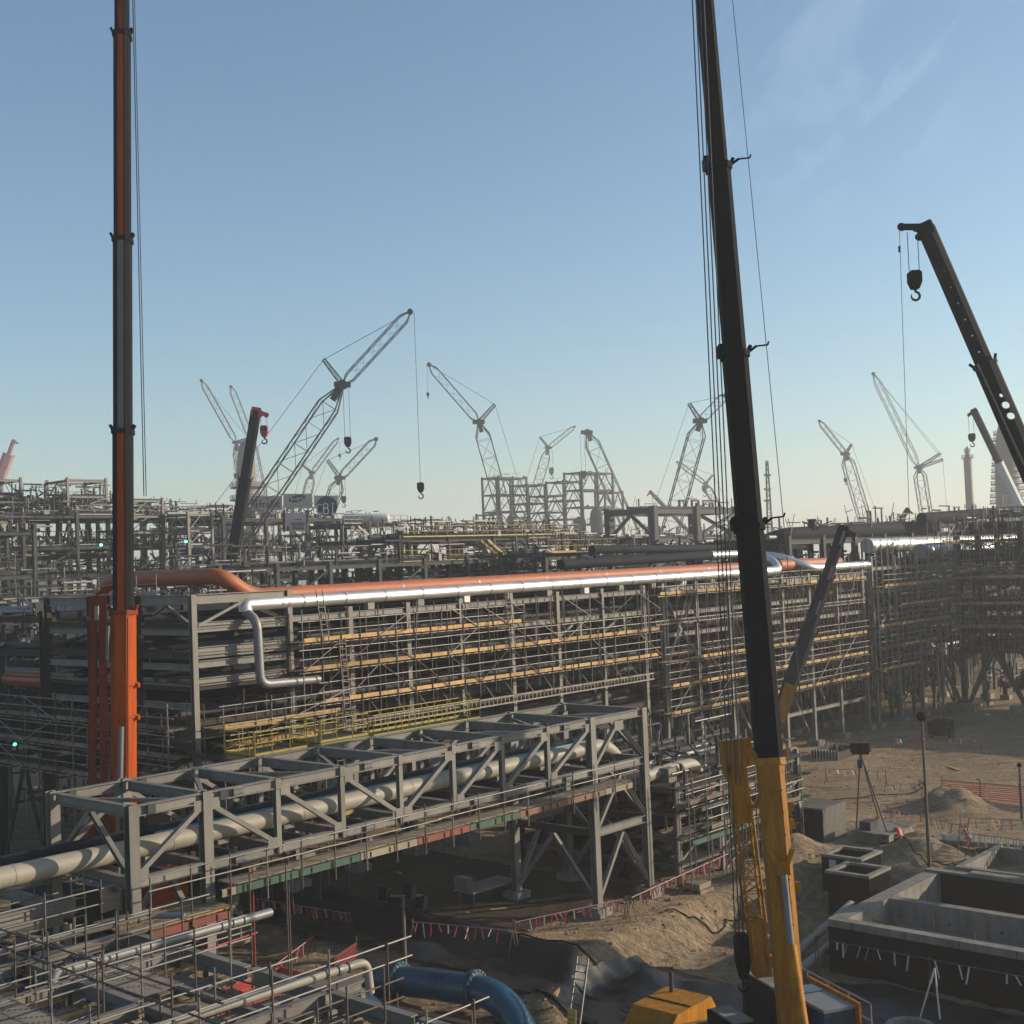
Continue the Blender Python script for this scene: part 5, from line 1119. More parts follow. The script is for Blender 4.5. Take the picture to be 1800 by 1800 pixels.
for (nm, a, b_, c, d) in (('wall', 15.0, 15.35, -17.5, -11.4), ('wall', 20.2, 20.55, -17.5, -11.4), ('wall', 15.35, 20.2, -11.75, -11.4), ('wall', 15.35, 20.2, -17.5, -17.15)): blk(b2, nm, a, b_, c, d, -1.6, .75, 'concrete')
blk(b2, 'floor', 15.35, 20.2, -17.15, -11.75, -1.6, -1.3, 'bitumen')
def chamber(label, s_, t_, w_, z0, z1, black=True):
    th = thing('manhole_chamber', label, 'chamber', G(s_, t_, z0)); e = w_ / 2; k = .22
    for (a, b_, c, d) in ((-e, -e + k, -e, e), (e - k, e, -e, e), (-e + k, e - k, -e, -e + k), (-e + k, e - k, e - k, e)):
        blk(th, 'wall', s_ + a, s_ + b_, t_ + c, t_ + d, z0, z1 - .14, 'bitumen'); 
        blk(th, 'rim', s_ + a - (.08 if a == -e else 0), s_ + b_ + (.08 if b_ == e else 0), t_ + c - (.08 if c == -e else 0), t_ + d + (.08 if d == e else 0), z1 - .138, z1, 'concrete')
    blk(th, 'base', s_ - e + k, s_ + e - k, t_ - e + k, t_ + e - k, z0, z0 + .2, 'bitumen'); return th
chamber('black coated square chamber with pale rim next to the basin corner', 12.6, -7.3, 2.3, -2.2, .62)
th = chamber('black coated chamber with a white plate behind the pale rimmed one', 15.2, -5.6, 2.3, -1.8, .75)
blk(th, 'white_plate', 14.02, 14.04, -5.3, -4.9, .1, .5, 'white')
th = thing('concrete_block', 'tall dark concrete block with grey side beside the yellow crane boom', 'concrete block', G(20, -.6, 0))
blk(th, 'block', 19.1, 21.9, -1.9, .6, -.3, 2.0, 'concrete_dark'); blk(th, 'black_coating', 19.08, 19.1, -1.88, .6, -.3, 1.9, 'bitumen'); blk(th, 'parapet', 19.1, 21.9, .35, .6, 2.0, 2.25, 'concrete_dark'); blk(th, 'lintel', 19.0, 19.5, -1.0, .3, 1.6, 1.9, 'bitumen')
th = thing('pipe_stub', 'cream drain pipe sticking out beside the basin corner', 'pipe', G(6.5, -8.5, -1.5))
pipe(th, 'pipe_run', [G(9.2, -8.6, -.25), G(2.2, -8.9, -1.2)], .2, 'cream_pipe'); pipe(th, 'pipe_run', [G(7.0, -9.6, -.8), G(.8, -9.7, -1.5)], .2, 'cream_pipe')
th = thing('flatbed_pallet', 'flat concrete topped pallet with equipment beside the tall concrete block', 'pallet', G(22.5, -3.4, 0))
blk(th, 'base', 20.6, 24.0, -5.2, -3.0, .0, .55, 'concrete'); blk(th, 'top_sheet', 20.5, 24.1, -5.3, -2.9, .551, .62, 'concrete'); blk(th, 'equipment', 21.0, 22.0, -3.9, -3.2, .63, 1.1, 'steel_dark')
th = thing('concrete_slab', 'long pale concrete slab lying on timbers beside the red and white fence', 'slab', G(22.4, -10, 0))
mem(th, 'slab', G(21.2, -7.6, .55), G(22.6, -13.6, .55), 1.5, .28, 'concrete'); 
for f_ in (.15, .5, .85): mem(th, 'timber', G(20.6 + 1.4 * f_, -7.6 - 6 * f_, .2), G(22.6 + 1.4 * f_, -7.4 - 6 * f_, .2), .25, .38, 'plank_old')
th = thing('board_stack', 'dark stack of steel sheets with a pale top board by the chambers', 'stack', G(24, -15.4, 0))
for i in range(7): mem(th, 'sheet', G(23.0 + rnd.uniform(-.3, .3), -13.9, .12 + i * .2), G(23.6 + rnd.uniform(-.3, .3), -19, .12 + i * .2 + rnd.uniform(-.04, .04)), 3.0, .12, 'bitumen' if i < 6 else 'concrete')
th = thing('open_box', 'grey open box standing in front of the sheet stack', 'box', G(20.6, -18, 0))
blk(th, 'box', 19.8, 21.6, -20, -17.8, -.1, 1.1, 'steel_dark'); blk(th, 'lid', 19.7, 21.7, -20.1, -17.7, 1.101, 1.16, 'steel')
# ------------------------------------------------------------------ warning tape barriers
def barrier(label, a, b_, n_=12, h=1.05, flags=('flag_red', 'flag_white'), legs='x', ga=None, group=None, fl=.5, tubec='pink', dens=1.0, zz=None):
    a = V(a); b_ = V(b_); th = thing('tape_barrier', label, 'barrier', (a.x, a.y, a.z), group); d = b_ - a; L = d.length; dn = d.normalized(); sd_ = V((-dn.y, dn.x, 0)).normalized()
    k = max(1, int(L / 5))
    for i in range(k + 1):
        p = a + d * (i / k)
        for q in (-1, 1): tube(th, 'post', p + sd_ * (.35 * q), p - sd_ * (.08 * q) + ZZ * (h + .12), .024, 'tube_rust')
    tube(th, 'tape_line', a + ZZ * h, b_ + ZZ * h, .026, tubec)
    i = 0; x = .3
    while x < L - .2:
        if rnd.random() < dens:
            p = a + dn * x + ZZ * h; l_ = fl * rnd.uniform(.55, 1.2); q = p - ZZ * l_ + dn * rnd.uniform(-.22, .22) + sd_ * rnd.uniform(-.08, .08)
            mem(th, 'flag', p, q, .07, .012, flags[i % len(flags)]); i += 1
        x += L / n_ * rnd.uniform(.4, 2.2)
    return th
fl_ = ('flag_red', 'flag_white', 'flag_red')
barrier('red and white tape line running past the bridge tower feet to the crane jib', GR(-5.2, .6), GR(.2, -1.7), 24, flags=fl_)
barrier('red and white tape line along the sandy bank beside the bridge tower', GR(.4, -1.8), GR(9.4, -1.6), 38, flags=fl_)
barrier('red and white tape hanging in shadow along the trench edge beneath the bridge', GR(-7.2, 17.2), GR(-6.8, 10.0), 34, flags=fl_, fl=.6)
barrier('red and white tape hanging along the dark trench edge right of the light mast', GR(-6.4, 6.0), GR(-5.6, .4), 22, flags=fl_, fl=.6)
barrier('row of white ribbons hanging on a rope in front of the black basin wall', GR(2.7, -10.2), GR(2.4, -26), 40, flags=('flag_white',), h=1.75, fl=.6, tubec='rope', dens=.8)
barrier('short tape barrier on the yard close to the scaffolded rack column', GR(52.5, 9.5), GR(55.5, 3.2), 16, flags=fl_)
barrier('small tape barrier round an excavation on the yard behind the concrete block', GR(36.5, 7.2), GR(37.5, 3.0), 14, flags=('flag_red', 'flag_white'))
barrier('white dashed barrier round the small pit near the rack column', GR(50.0, 14.6), GR(47.5, 11.6), 16, flags=('flag_white', 'flag_red'))
barrier('tape barrier on crossed posts out on the open sand', GR(31.4, .9), GR(34.4, -1.2), 10, flags=('flag_white', 'flag_red'))
barrier('low red tape fence on the yard in front of the orange marker drum', GR(26.0, -2.6), GR(22.6, -9.0), 26, flags=('flag_red', 'flag_white', 'flag_yellow'))
barrier('red and yellow ribbon fence behind the pale concrete slab', GR(25.0, -7.6), GR(27.8, -18.5), 60, flags=('flag_yellow', 'flag_red', 'flag_white'), fl=.6)
barrier('yellow ribbon fence in front of the pale concrete slab', GR(20.0, -9.6), GR(21.0, -17.6), 50, flags=('flag_yellow', 'flag_white'), fl=.6)
barrier('leaning red and white barrier beside the lamp post', GR(22.6, -8.8), GR(19.6, -10.4), 50, flags=('flag_red', 'flag_white', 'flag_red'), fl=.5)
barrier('red and white tape rail by the near ladder in the trench', GR(-12.0, -7.0), GR(-12.4, -9.6), 20, flags=fl_, h=1.3)
barrier('red tape rail in the trench between the blue pipe and ladder', GR(-13.6, -5.4), GR(-11.6, -8.0), 16, flags=fl_, h=.7)
barrier('tape barrier on the sand left of the truss bridge column', GR(-14.5, 6.8), GR(-10.0, 9.0), 26, flags=fl_)
def mesh_fence(label, a, b_, h=1.1):
    a = V(a); b_ = V(b_); th = thing('mesh_fence', label, 'fence', (a.x, a.y, a.z)); d = b_ - a; L = d.length; k = int(L / 2.2)
    for i in range(k + 1): p = a + d * (i / k); tube(th, 'post', p - ZZ * .2, p + ZZ * (h + .3), .03, 'tube_rust')
    tube(th, 'top_rail', a + ZZ * h, b_ + ZZ * h, .025, 'tube_rust')
    mb = MB(); x = 0
    while x < L:
        p = a + d * (x / L); l_ = rnd.uniform(.85, 1) * h; mb.mem(p + ZZ * (h - .02), p + ZZ * (h - l_), .07, .01, d); x += .15
    for z_ in [i * .13 + .1 for i in range(8)]: mb.mem(a + ZZ * z_, b_ + ZZ * (z_ + rnd.uniform(-.05, .05)), .01, .045, ZZ)
    stuff(mb.build('mesh_net', 'mesh_red', th)); return th
mesh_fence('red plastic mesh fence beyond the dark sand mound', GR(34.6, -2.4), GR(36.6, -14.5))
mesh_fence('red mesh fence round the pit under the truss bridge', GR(-13.4, 4.6), GR(-9.6, 6.4))
# ------------------------------------------------------------------ posts, masts and other small yard things
def lamp_post(label, px, pyf, pyt, r=.08, ball=.28):
    p = hz(px, pyf, 0); s_, t_ = st(p); z0 = gz(s_, t_); p = G(s_, t_, z0)
    zt_ = H - (pyt - (984 - .04 * (px - 900))) / F * p.y
    th = thing('lamp_post', label, 'lamp post', p); mb = MB(); q = V((p.x, p.y, zt_)); mb.tube(p - ZZ * .3, q, r * 1.3, 10, r * .8); mb.build('pole', 'tube_rust', th)
    mb = MB()
    for i in range(6):
        for z_, rr in (((i) / 6, 0),): pass
    pts = [q + ZZ * (ball * 2 * f_) for f_ in (0, .12, .3, .5, .7, .88, 1)]; mb.sweep(pts, [ball * .2, ball * .65, ball * .93, ball, ball * .93, ball * .65, ball * .15], 12); mb.build('lamp_head', 'crane_black', th)
    for e in (.3, .9): tube(th, 'band', q - ZZ * e, q - ZZ * (e + .08), r * 1.3, 'galv')
    return th
lamp_post('tall brown lamp post with a round dark head beside the chambers', 1634, 1527, 1265)
lamp_post('brown lamp post at the right edge near the red mesh fence', 1797, 1440, 1345, ball=.15)
tp = thing('tripod_light_tower', 'tall tripod mast with dark floodlights standing on the yard beyond the pallet', 'light tower', hz(1535, 1470, 0))
top = hz(1517, 1312, 0); base_ = hz(1530, 1470, 0); zt_ = H - (1318 - 958) / F * base_.y; top = V((base_.x - .35, base_.y, zt_))
for px, py in ((1505, 1462), (1567, 1485), (1545, 1440)): tube(tp, 'leg', hz(px, py, -.1), top, .05, 'tube_rust')
mb = MB(); mb.mem(top - RT * .5, top + RT * .5, .2, .2); mb.build('lamp_bar', 'crane_black', tp)
for q in (-.4, 0, .4): blk_c = top + RT * q + ZZ * .3; mem(tp, 'floodlight', blk_c - ZZ * .25 + V((0, -.1, 0)), blk_c + ZZ * .25, .36, .22, 'crane_black')
mem(tp, 'control_box', top - ZZ * .9, top - ZZ * .4, .3, .3, 'steel_dark')
lm = thing('light_mast', 'short mast with dark floodlights rising behind the blue pipe', 'light mast', GR(-10.4, 2.3))
p = GR(-10.4, 2.3); tube(lm, 'pole', p - ZZ * .2, p + ZZ * 3.9, .07, 'galv'); mem(lm, 'cross_arm', p + ZZ * 3.9 - RT * .9, p + ZZ * 3.9 + RT * .9, .08, .08, 'galv')
for q, dz in ((-.85, .0), (-.45, -.45), (.25, .1), (.75, -.35)):
    c = p + ZZ * (4.0 + dz) + RT * q; mem(lm, 'floodlight', c - ZZ * .3, c + ZZ * .25 + V((.08, .1, 0)), .5, .25, 'crane_black'); mem(lm, 'lamp_glass', c - ZZ * .24 + V((.03, .16, 0)), c + ZZ * .2 + V((.1, .25, 0)), .42, .02, 'chrome')
p = hz(1578, 1480, 0); th = thing('traffic_cone', 'orange marker drum on the sand at the foot of the tripod mast', 'marker', p); mb = MB(); mb.sweep([p - ZZ * .1, p + ZZ * .1, p + ZZ * .5, p + ZZ * .75, p + ZZ * .85], [.36, .36, .3, .22, .05], 12); mb.build('drum_body', 'cone_orange', th); tube(th, 'drum_band', p + ZZ * .3, p + ZZ * .36, .345, 'flag_white', 'pipe')
ld = thing('access_ladder', 'aluminium ladder leaning out of the trench with a yellow notice hung on it', 'ladder', GR(-9.6, -6.4))
a, b_ = GR(-10.6, -6.8, -.3), G(-8.0, -5.6, 1.05); sd_ = GV * .28
for q in (-1, 1): tube(ld, 'stile', a + sd_ * q, b_ + sd_ * q, .045, 'galv')
for i in range(1, 14): p = a.lerp(b_, i / 14); tube(ld, 'rung', p - sd_, p + sd_, .022, 'galv')
p = a.lerp(b_, .32); mem(ld, 'notice_board', p - ZZ * .1 - GU * .1, p + ZZ * .8 - GU * .02, .42, .02, 'flag_yellow', 'box', GU)
for i in range(4): mem(ld, 'notice_line', p - GU * .13 + ZZ * (.08 + i * .18) - GV * .15, p - GU * .13 + ZZ * (.08 + i * .18) + GV * .15, .008, .035, 'red_paint', 'box', ZZ)
# yellow machine near the crane
ym = thing('air_compressor', 'yellow machine hood with black engine parts in the trench near the crane', 'machine', GR(-12, -12.6))
cc = hz(1175, 1742, 1.0); cs, ct = st(cc); z0 = gz(cs, ct)
prismS(ym, 'hood', [(-1.6, .6), (-1.6, 1.5), (-.9, 2.1), (1.3, 2.15), (1.6, 1.7), (1.6, .6)], ct - 1.0, ct + 1.0, 'crane_yellow', cs, z0)
blk(ym, 'hood_groove', cs - .05, cs + .03, ct - .95, ct + .95, z0 + 2.1, z0 + 2.15, 'crane_black'); blk(ym, 'chassis', cs - 1.8, cs + 1.9, ct - .9, ct + .9, z0 + .35, z0 + .6, 'crane_black')
blk(ym, 'side_panel', cs - 1.3, cs - .2, ct - 1.03, ct - 1.0, z0 + .8, z0 + 1.6, 'crane_black'); blk(ym, 'radiator', cs - 1.63, cs - 1.6, ct - .7, ct + .7, z0 + .7, z0 + 1.4, 'crane_black')
for a in (-1.1, 1.2):
    for c in (-.95, .95): tube(ym, 'wheel', G(cs + a, ct + c - .14, z0 + .38), G(cs + a, ct + c + .14, z0 + .38), .4, 'tyre', 'pipe')
tube(ym, 'exhaust', G(cs + .9, ct + .5, z0 + 2.1), G(cs + .9, ct + .5, z0 + 2.9), .08, 'steel_dark'); tube(ym, 'tow_bar', G(cs - 1.8, ct, z0 + .5), G(cs - 3.0, ct, z0 + .4), .06, 'steel_dark')
# sand collars and tripod poles near the plastic sheet
for i, (s_, t_) in enumerate(((-1.0, -16.2), (-1.8, -20.6))):
    p = GR(s_, t_); th = thing('pipe_sleeve', ['round sandy manhole collar in the black sheet beside the tied stakes', 'round sandy manhole collar in the black sheet farther along the basin wall'][i], 'manhole', p)
    mb = MB(); k = 20; prof = [(.95, -.1), (1.0, .22), (.9, .28), (.72, .22), (.7, -.1)]
    for (r0, z0_), (r1, z1_) in zip(prof[:-1], prof[1:]):
        vs_ = [p + V((r * math.cos(2 * math.pi * j / k), r * math.sin(2 * math.pi * j / k), z_ + .2)) for r, z_ in ((r0, z0_), (r1, z1_)) for j in range(k)]
        mb.add(vs_, [[j, (j + 1) % k, k + (j + 1) % k, k + j] for j in range(k)], True)
    mb.build('collar', 'concrete', th); mb = MB(); mb.tube(p + ZZ * .05, p + ZZ * .16, .74, 20); mb.build('sand_fill', 'sand', th)
th = thing('stake_pair', 'two leaning stakes tied at the top in front of the basin wall', 'stakes', GR(.6, -16.4))
for q in (-.5, .5): tube(th, 'stake', GR(.4, -16.3 + q, -.2), GR(1.2, -16.3, 2.0), .035, 'flag_white')
# buckets, boards and lumps strewn about the yard
for i in range(14):
    s_, t_ = rnd.choice([(rnd.uniform(-5, 12), rnd.uniform(2, 14)), (rnd.uniform(16, 50), rnd.uniform(-12, 12)), (rnd.uniform(-13, -6), rnd.uniform(-8, 14))]); p = GR(s_, t_)
    th = thing('loose_board', 'weathered board lying loose on the sand', 'board', p, 'boards strewn on the ground'); a = rnd.uniform(0, 6.28); d = V((math.cos(a), math.sin(a), 0)) * rnd.uniform(.5, 1.6)
    mem(th, 'board', p - d + ZZ * .05, p + d + ZZ * .07, .24, .05, rnd.choice(['plank_old', 'plank', 'steel', 'tan_beam']))
def cable(label, pts, r=.035, mt='crane_black'):
    P_s = []
    for (s0_, t0_), (s1_, t1_) in zip(pts[:-1], pts[1:]):
        for k in range(8):
            f_ = k / 8; s_ = s0_ + (s1_ - s0_) * f_ + .18 * math.sin(k * 2.1 + s0_); t_ = t0_ + (t1_ - t0_) * f_ + .15 * math.cos(k * 1.7 + t0_); P_s.append(GR(s_, t_, .06 + r))
    th = thing('ground_cable', label, 'cable', P_s[0]); mb = MB(); mb.sweep(P_s, r, 6); mb.build('cable_run', mt, th)
cable('black cable snaking over the sand from the tripod mast to the chambers', [(22, -3), (19, -6.5), (17, -9), (18, -11)])
cable('black hose lying across the open sand behind the concrete block', [(24, 2), (30, 4), (36, 0), (42, 2)])
cable('cable looping over the bank beside the bridge tower', [(2, -2.4), (5, -3.6), (9, -3.2), (12, -4.6)])
cable('cable lying over the black sheet below the tape line', [(-5, 3), (-4.2, -3), (-5.2, -8), (-4, -12)], .05)
cable('pale hose lying over the trench sheet beside the blue pipe', [(-7.5, 9), (-7, 3), (-7.4, -3), (-8, -9)], .04, 'flag_white')
def pallet(label, s_, t_, load):
    z = gz(s_, t_); th = thing('timber_pallet', label, 'pallet', G(s_, t_, z))
    for k in range(6): blk(th, 'board', s_ + k * .21, s_ + k * .21 + .15, t_, t_ + 1.2, z + .14, z + .165, 'plank_old')
    for k in (0, .52, 1.05): blk(th, 'bearer', s_, s_ + 1.2, t_ + k, t_ + k + .12, z - .02, z + .139, 'plank_old')
    for k in range(load): blk(th, 'stacked_block', s_ + .08, s_ + 1.1, t_ + .1, t_ + 1.05, z + .17 + k * .3, z + .45 + k * .3, rnd.choice(['concrete', 'tan_beam']))
pallet('timber pallet beside the bridge tower foot', 6.0, -2.0, 1)
wb = thing('work_bench', 'grey trestle table with a leaning board in the shade under the bridge', 'table', GR(-1.5, 6))
blk(wb, 'top', -2.8, .4, 5.4, 6.8, .85, .95, 'steel'); blk(wb, 'board', -2.6, -2.2, 6.0, 6.9, .96, 1.5, 'steel')
for a in (-2.6, .2):
    for c in (5.6, 6.6): blk(wb, 'leg', a - .05, a + .05, c - .05, c + .05, gz(a, c), .85, 'steel_dark')
# machine with lamp mast parked in the shade at right
p = hz(1655, 1298, 0); lv = thing('lighting_trailer', 'small dark trailer with a tall lamp mast parked in the yard shadow', 'light tower', p)
s_, t_ = st(p); blk(lv, 'body', s_ - 1.2, s_ + 1.2, t_ - .7, t_ + .7, .4, 1.6, 'crane_black')
for a in (-.9, .9): tube(lv, 'wheel', G(s_, t_ + a, .4) - GV * .1, G(s_, t_ + a, .4) + GV * .1, .4, 'tyre', 'pipe')
tube(lv, 'mast', p + ZZ * 1.5, p + ZZ * 7.6, .08, 'steel_dark'); mem(lv, 'lamp_bar', p + ZZ * 7.5 - RT * .8, p + ZZ * 7.5 + RT * .8, .1, .1, 'steel_dark')
for q in (-.6, .6):
    for dz in (0, .6): c = p + ZZ * (7.6 + dz) + RT * q; mem(lv, 'floodlight', c - ZZ * .22, c + ZZ * .22, .5, .3, 'steel')
# low frames beyond the bridge tower: stacked steel with green edge beams
lf = frame('low_steel_platform', 'low unfinished steel platforms with planks between the bridge tower and the yellow crane', 'steel frame', [6.5, 10.6, 14.8, 19], [-.4, 3.2, 6.8, 10.4], [1.3, 2.6, 3.9, 5.1], col=.3, bh=.34, pipes=5, brace=.4, seed=21, clutter=110, decks=(1.31, 2.61, 3.91, 5.11), mt='steel', mt2='steel_brown')
for i, (z, m_) in enumerate(((2.2, 'green_beam'), (3.8, 'green_beam'), (4.4, 'red_beam'))): mem(lf, 'edge_beam', G(7 + i, -.9, z), G(15.5 - 3 * i, -.9, z), .12, .26, m_, 'chan')
for z in (2.7, 4.3):
    for q in range(6): mem(lf, 'plank', G(6.4 + rnd.uniform(0, 1), -.6 + q * .3, z), G(17.5 + rnd.uniform(-1.4, 0), -.6 + q * .3, z), .25, .045, 'plank_old')
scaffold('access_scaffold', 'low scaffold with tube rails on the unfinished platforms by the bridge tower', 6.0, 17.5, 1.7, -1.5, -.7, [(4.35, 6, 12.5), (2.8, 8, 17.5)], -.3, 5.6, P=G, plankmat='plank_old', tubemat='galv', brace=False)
# pit edging frame near the rack column
th = thing('pit_shutter', 'small brown pit frame with white posts near the rack column', 'pit frame', G(48, 12, 0))
for a, b_, c, d in ((46.2, 49.8, 11.2, 11.2), (46.2, 49.8, 13.6, 13.6), (46.2, 46.2, 11.2, 13.6), (49.8, 49.8, 11.2, 13.6)): mem(th, 'board', G(a, c, .3), G(b_, d, .3), .06, .7, 'steel_brown')
for i in range(10): tube(th, 'post', G(46.1, 11.2 + i * .27, 0), G(46.1, 11.2 + i * .27, .8), .035, 'flag_white')

# ------------------------------------------------------------------ cross rack on the right (casts the yard shadow)
cr = frame('cross_pipe_rack', 'dark crowded cross pipe rack at the right with thick inclined legs', 'pipe rack', [80, 85.5, 91], [2, 8, 14.5], [6.4, 8.4, 10.6, 13.2, 15.6, 18.4], col=.5, bh=.5, mt='steel_brown', mt2='steel_dark', pipes=9, brace=.25, seed=31, clutter=420, along='t', pr=(.12, .4), piers=True, decks=(6.5, 8.5, 10.7))
frame('cross_pipe_rack', 'lower part of the dark cross rack running on past the right edge', 'pipe rack', [80, 85.5, 91], [-34, -28, -22, -16, -10, -4, 1.2], [6.4, 8.4, 10.2], col=.5, bh=.5, mt='steel_brown', mt2='steel_dark', pipes=7, brace=.25, seed=33, clutter=60, along='t', pr=(.12, .4), piers=True, decks=(6.5, 8.5))
for t_ in (14.5, 8, 2):
    for q in (-1, 1): mem(cr, 'inclined_leg', G(80, t_ + q * .3, .4), G(80, t_ + q * 2.9, 6.2), .4, .35, 'steel_brown', 'box')
    blk(cr, 'pile_cap', 78.6, 81.4, t_ - 1.5, t_ + 1.5, -.3, .8, 'concrete')
scaffold('access_scaffold', 'tangled bright tube scaffold on the dark cross rack at the right', -6, 16, 1.5, 78.6, 79.6, [(10.9, 0, 15), (13.5, -4, 15), (8.6, 4, 15)], 6.2, 19.5, P=G, axis='t', tubemat='galv', plankmat='plank')
for i, (t_, z, r_) in enumerate(((17.5, 17.2, .75), (14.3, 16.4, .75))):
    long_pipe('insulated_pipe', ['thick silver clad pipe on the far rack, upper of the pair at the right', 'thick silver clad pipe on the far rack, lower of the pair at the right'][i], [G(72 + i * 6, t_ + 3, z), G(150, t_ + 3, z)], r_, 'silver', 0, [(G(72, t_ + 3, z), G(150, t_ + 3, z), 5)], 'grey_pipe')
# thick dark pipes above the far racks
def at(px, py, y): return hy(px, py, y)
long_pipe('large_dark_pipe', 'huge dark uncoated pipe end to end above the far rack with an elbow', [at(1336, 965, 122), at(1352, 950, 122), at(1380, 941, 122), at(1640, 926, 146)], .74, 'dark_pipe', 2, [], 'steel', n=22)
long_pipe('large_dark_pipe', 'upper huge dark pipe above the far rack at the right edge', [at(1620, 912, 140), at(1830, 896, 158)], .66, 'dark_pipe', 0, [], 'steel', n=22)
long_pipe('large_dark_pipe', 'long blue grey pipe running behind the silver pipe', [at(1040, 966, 105), at(1420, 962, 140)], .36, 'dark_pipe', 0, [], 'steel', n=18)
pv = at(1428, 925, 125); th = thing('vent_stub', 'short dark vent stub on the huge dark pipe', 'vent', pv - ZZ * 1); tube(th, 'stub', pv - ZZ * .6, pv + ZZ * .5, .3, 'dark_pipe', 'pipe'); tube(th, 'cap', pv + ZZ * .5, pv + ZZ * .7, .42, 'dark_pipe', 'pipe')
# ------------------------------------------------------------------ plant in the background
def bgframe(name, label, xl, xr, d0, ytop, nlev, zlo, nt_=3, dt=6, dsx=6, z0=0, **k):
    p = hy(xl, ytop, d0); s0, t0 = st(p); s1 = st(hit_t(xr, ytop, t0))[0]; n_ = max(1, int(round((s1 - s0) / dsx))); sg = [s0 + (s1 - s0) * i / n_ for i in range(n_ + 1)]
    zt_ = p.z; lv_ = [zlo + (zt_ - zlo) * i / (nlev - 1) for i in range(nlev)] if nlev > 1 else [zt_]
    return frame(name, label, 'plant structure', sg, [t0 + i * dt for i in range(nt_)], lv_, z0=z0, **k), sg, t0, zt_
D = dict(col=.38, bh=.42, mt='steel_dark', mt2='steel_dark')
f_, sg, t0, zt_ = bgframe('process_module', 'crowded pipe rack modules directly behind the orange pipe', 385, 1075, 108, 1000, 4, 6, nt_=3, dt=5, dsx=6, pipes=9, brace=.3, seed=41, clutter=620, decks=(), **D)
f_, sg, t0, zt_ = bgframe('process_module', 'long dark process module with yellow railed roof behind the crane jib', 702, 1010, 126, 946, 4, 8, nt_=3, dt=6, dsx=7, pipes=6, brace=.35, seed=42, clutter=420, decks=(zt_, zt_ - 3), rails=(zt_ + 5.0 - 5.0,), **D)
zt_ = hy(702, 946, 126).z
railing(f_, [G(sg[0], t0 - .6, zt_ + .06), G(sg[-1], t0 - .6, zt_ + .06)], step=1.5, r=.032)
for px in (775, 808, 826):
    p = hit_t(px, 940, t0 + 2); s_ = st(p)[0]
    for q in (-.7, .7): mem(f_, 'portal_post', G(s_ + q, t0 + 2, zt_), G(s_ + q, t0 + 2, zt_ + 1.4), .2, .2, 'steel_dark')
    mem(f_, 'portal_beam', G(s_ - .8, t0 + 2, zt_ + 1.4), G(s_ + .8, t0 + 2, zt_ + 1.4), .2, .25, 'steel_dark')
a, b_ = hit_t(845, 950, t0 - 1), hit_t(885, 985, t0 - 1); mb = MB()
for q in (0, 1.0): mb.mem(a + GV * -q, b_ + GV * -q, .12, .25)
for i in range(14): p = a.lerp(b_, i / 14); mb.mem(p, p - GV * 1.0, .25, .04)
mb.build('stair_flight', 'yellow_rail', f_)
f_, sg, t0, zt_ = bgframe('process_module', 'dark process module with a yellow railed walkway below the stepped towers', 958, 1078, 128, 972, 3, 9, nt_=2, dt=6, dsx=7, pipes=5, brace=.3, seed=43, clutter=110, decks=(), **D)
zt_ = hy(958, 972, 128).z; railing(f_, [G(sg[0], t0 - .5, zt_ + .05), G(sg[-1], t0 - .5, zt_ + .05)], h=1.2, step=1.6, r=.035); blk(f_, 'walkway', sg[0], sg[-1], t0 - 1, t0 + .5, zt_ - .05, zt_ + .03, 'plank')
f_, sg, t0, zt_ = bgframe('process_module', 'tall dark process module behind the orange crane boom with roof frames', 40, 385, 150, 905, 6, 6, nt_=3, dt=7, dsx=7, pipes=8, brace=.4, seed=44, clutter=800, decks=(18, 12.4), drop=.06, **D)
zt_ = hy(40, 905, 150).z; railing(f_, [G(sg[1], t0, zt_), G(sg[-1], t0, zt_)], mt='galv', r=.06, step=2.2)
bgframe('process_module', 'hazy upper deck of pipework left of the orange crane with yellow rails', 45, 205, 158, 878, 2, 20, nt_=2, dt=7, dsx=5, pipes=6, brace=.5, seed=45, clutter=110, decks=(20.1,), rails=(20.2,), **D)
for i, (a, b_, yt) in enumerate(((118, 186, 843), (-14, 36, 842), (228, 285, 878), (330, 372, 903))):
    bgframe('roof_frame', ['open braced steel frame on the plant roof just left of the orange boom', 'open braced steel frame on the plant at the left edge', 'open steel frame with platforms just right of the orange boom', 'low railed steel frame on the plant left of the dark red-tipped crane'][i], a, b_, 160, yt, 3, hy(a, yt, 160).z - 4, nt_=2, dt=5, dsx=4.2, z0=15, col=.3, bh=.3, mt='steel', mt2='steel', brace=.8, seed=50 + i, pipes=1)
bgframe('process_module', 'dark plant at the left edge with thick pale pipe runs', -60, 60, 130, 935, 5, 4, nt_=3, dt=6, dsx=7, pipes=8, brace=.3, seed=46, clutter=320, decks=(10,), **D)
# lower-left plant between the rack end and the picture edge
frame('process_module', 'shadowed plant left of the rack end behind the orange crane', 'plant structure', [-10.4, -4, 3, 10], [32.5, 38, 44, 50, 57], [6.6, 8.2, 9.8, 11.4, 13, 15], col=.4, bh=.4, mt='steel_brown', mt2='steel_dark', pipes=6, brace=.3, seed=47, clutter=350, along='t')
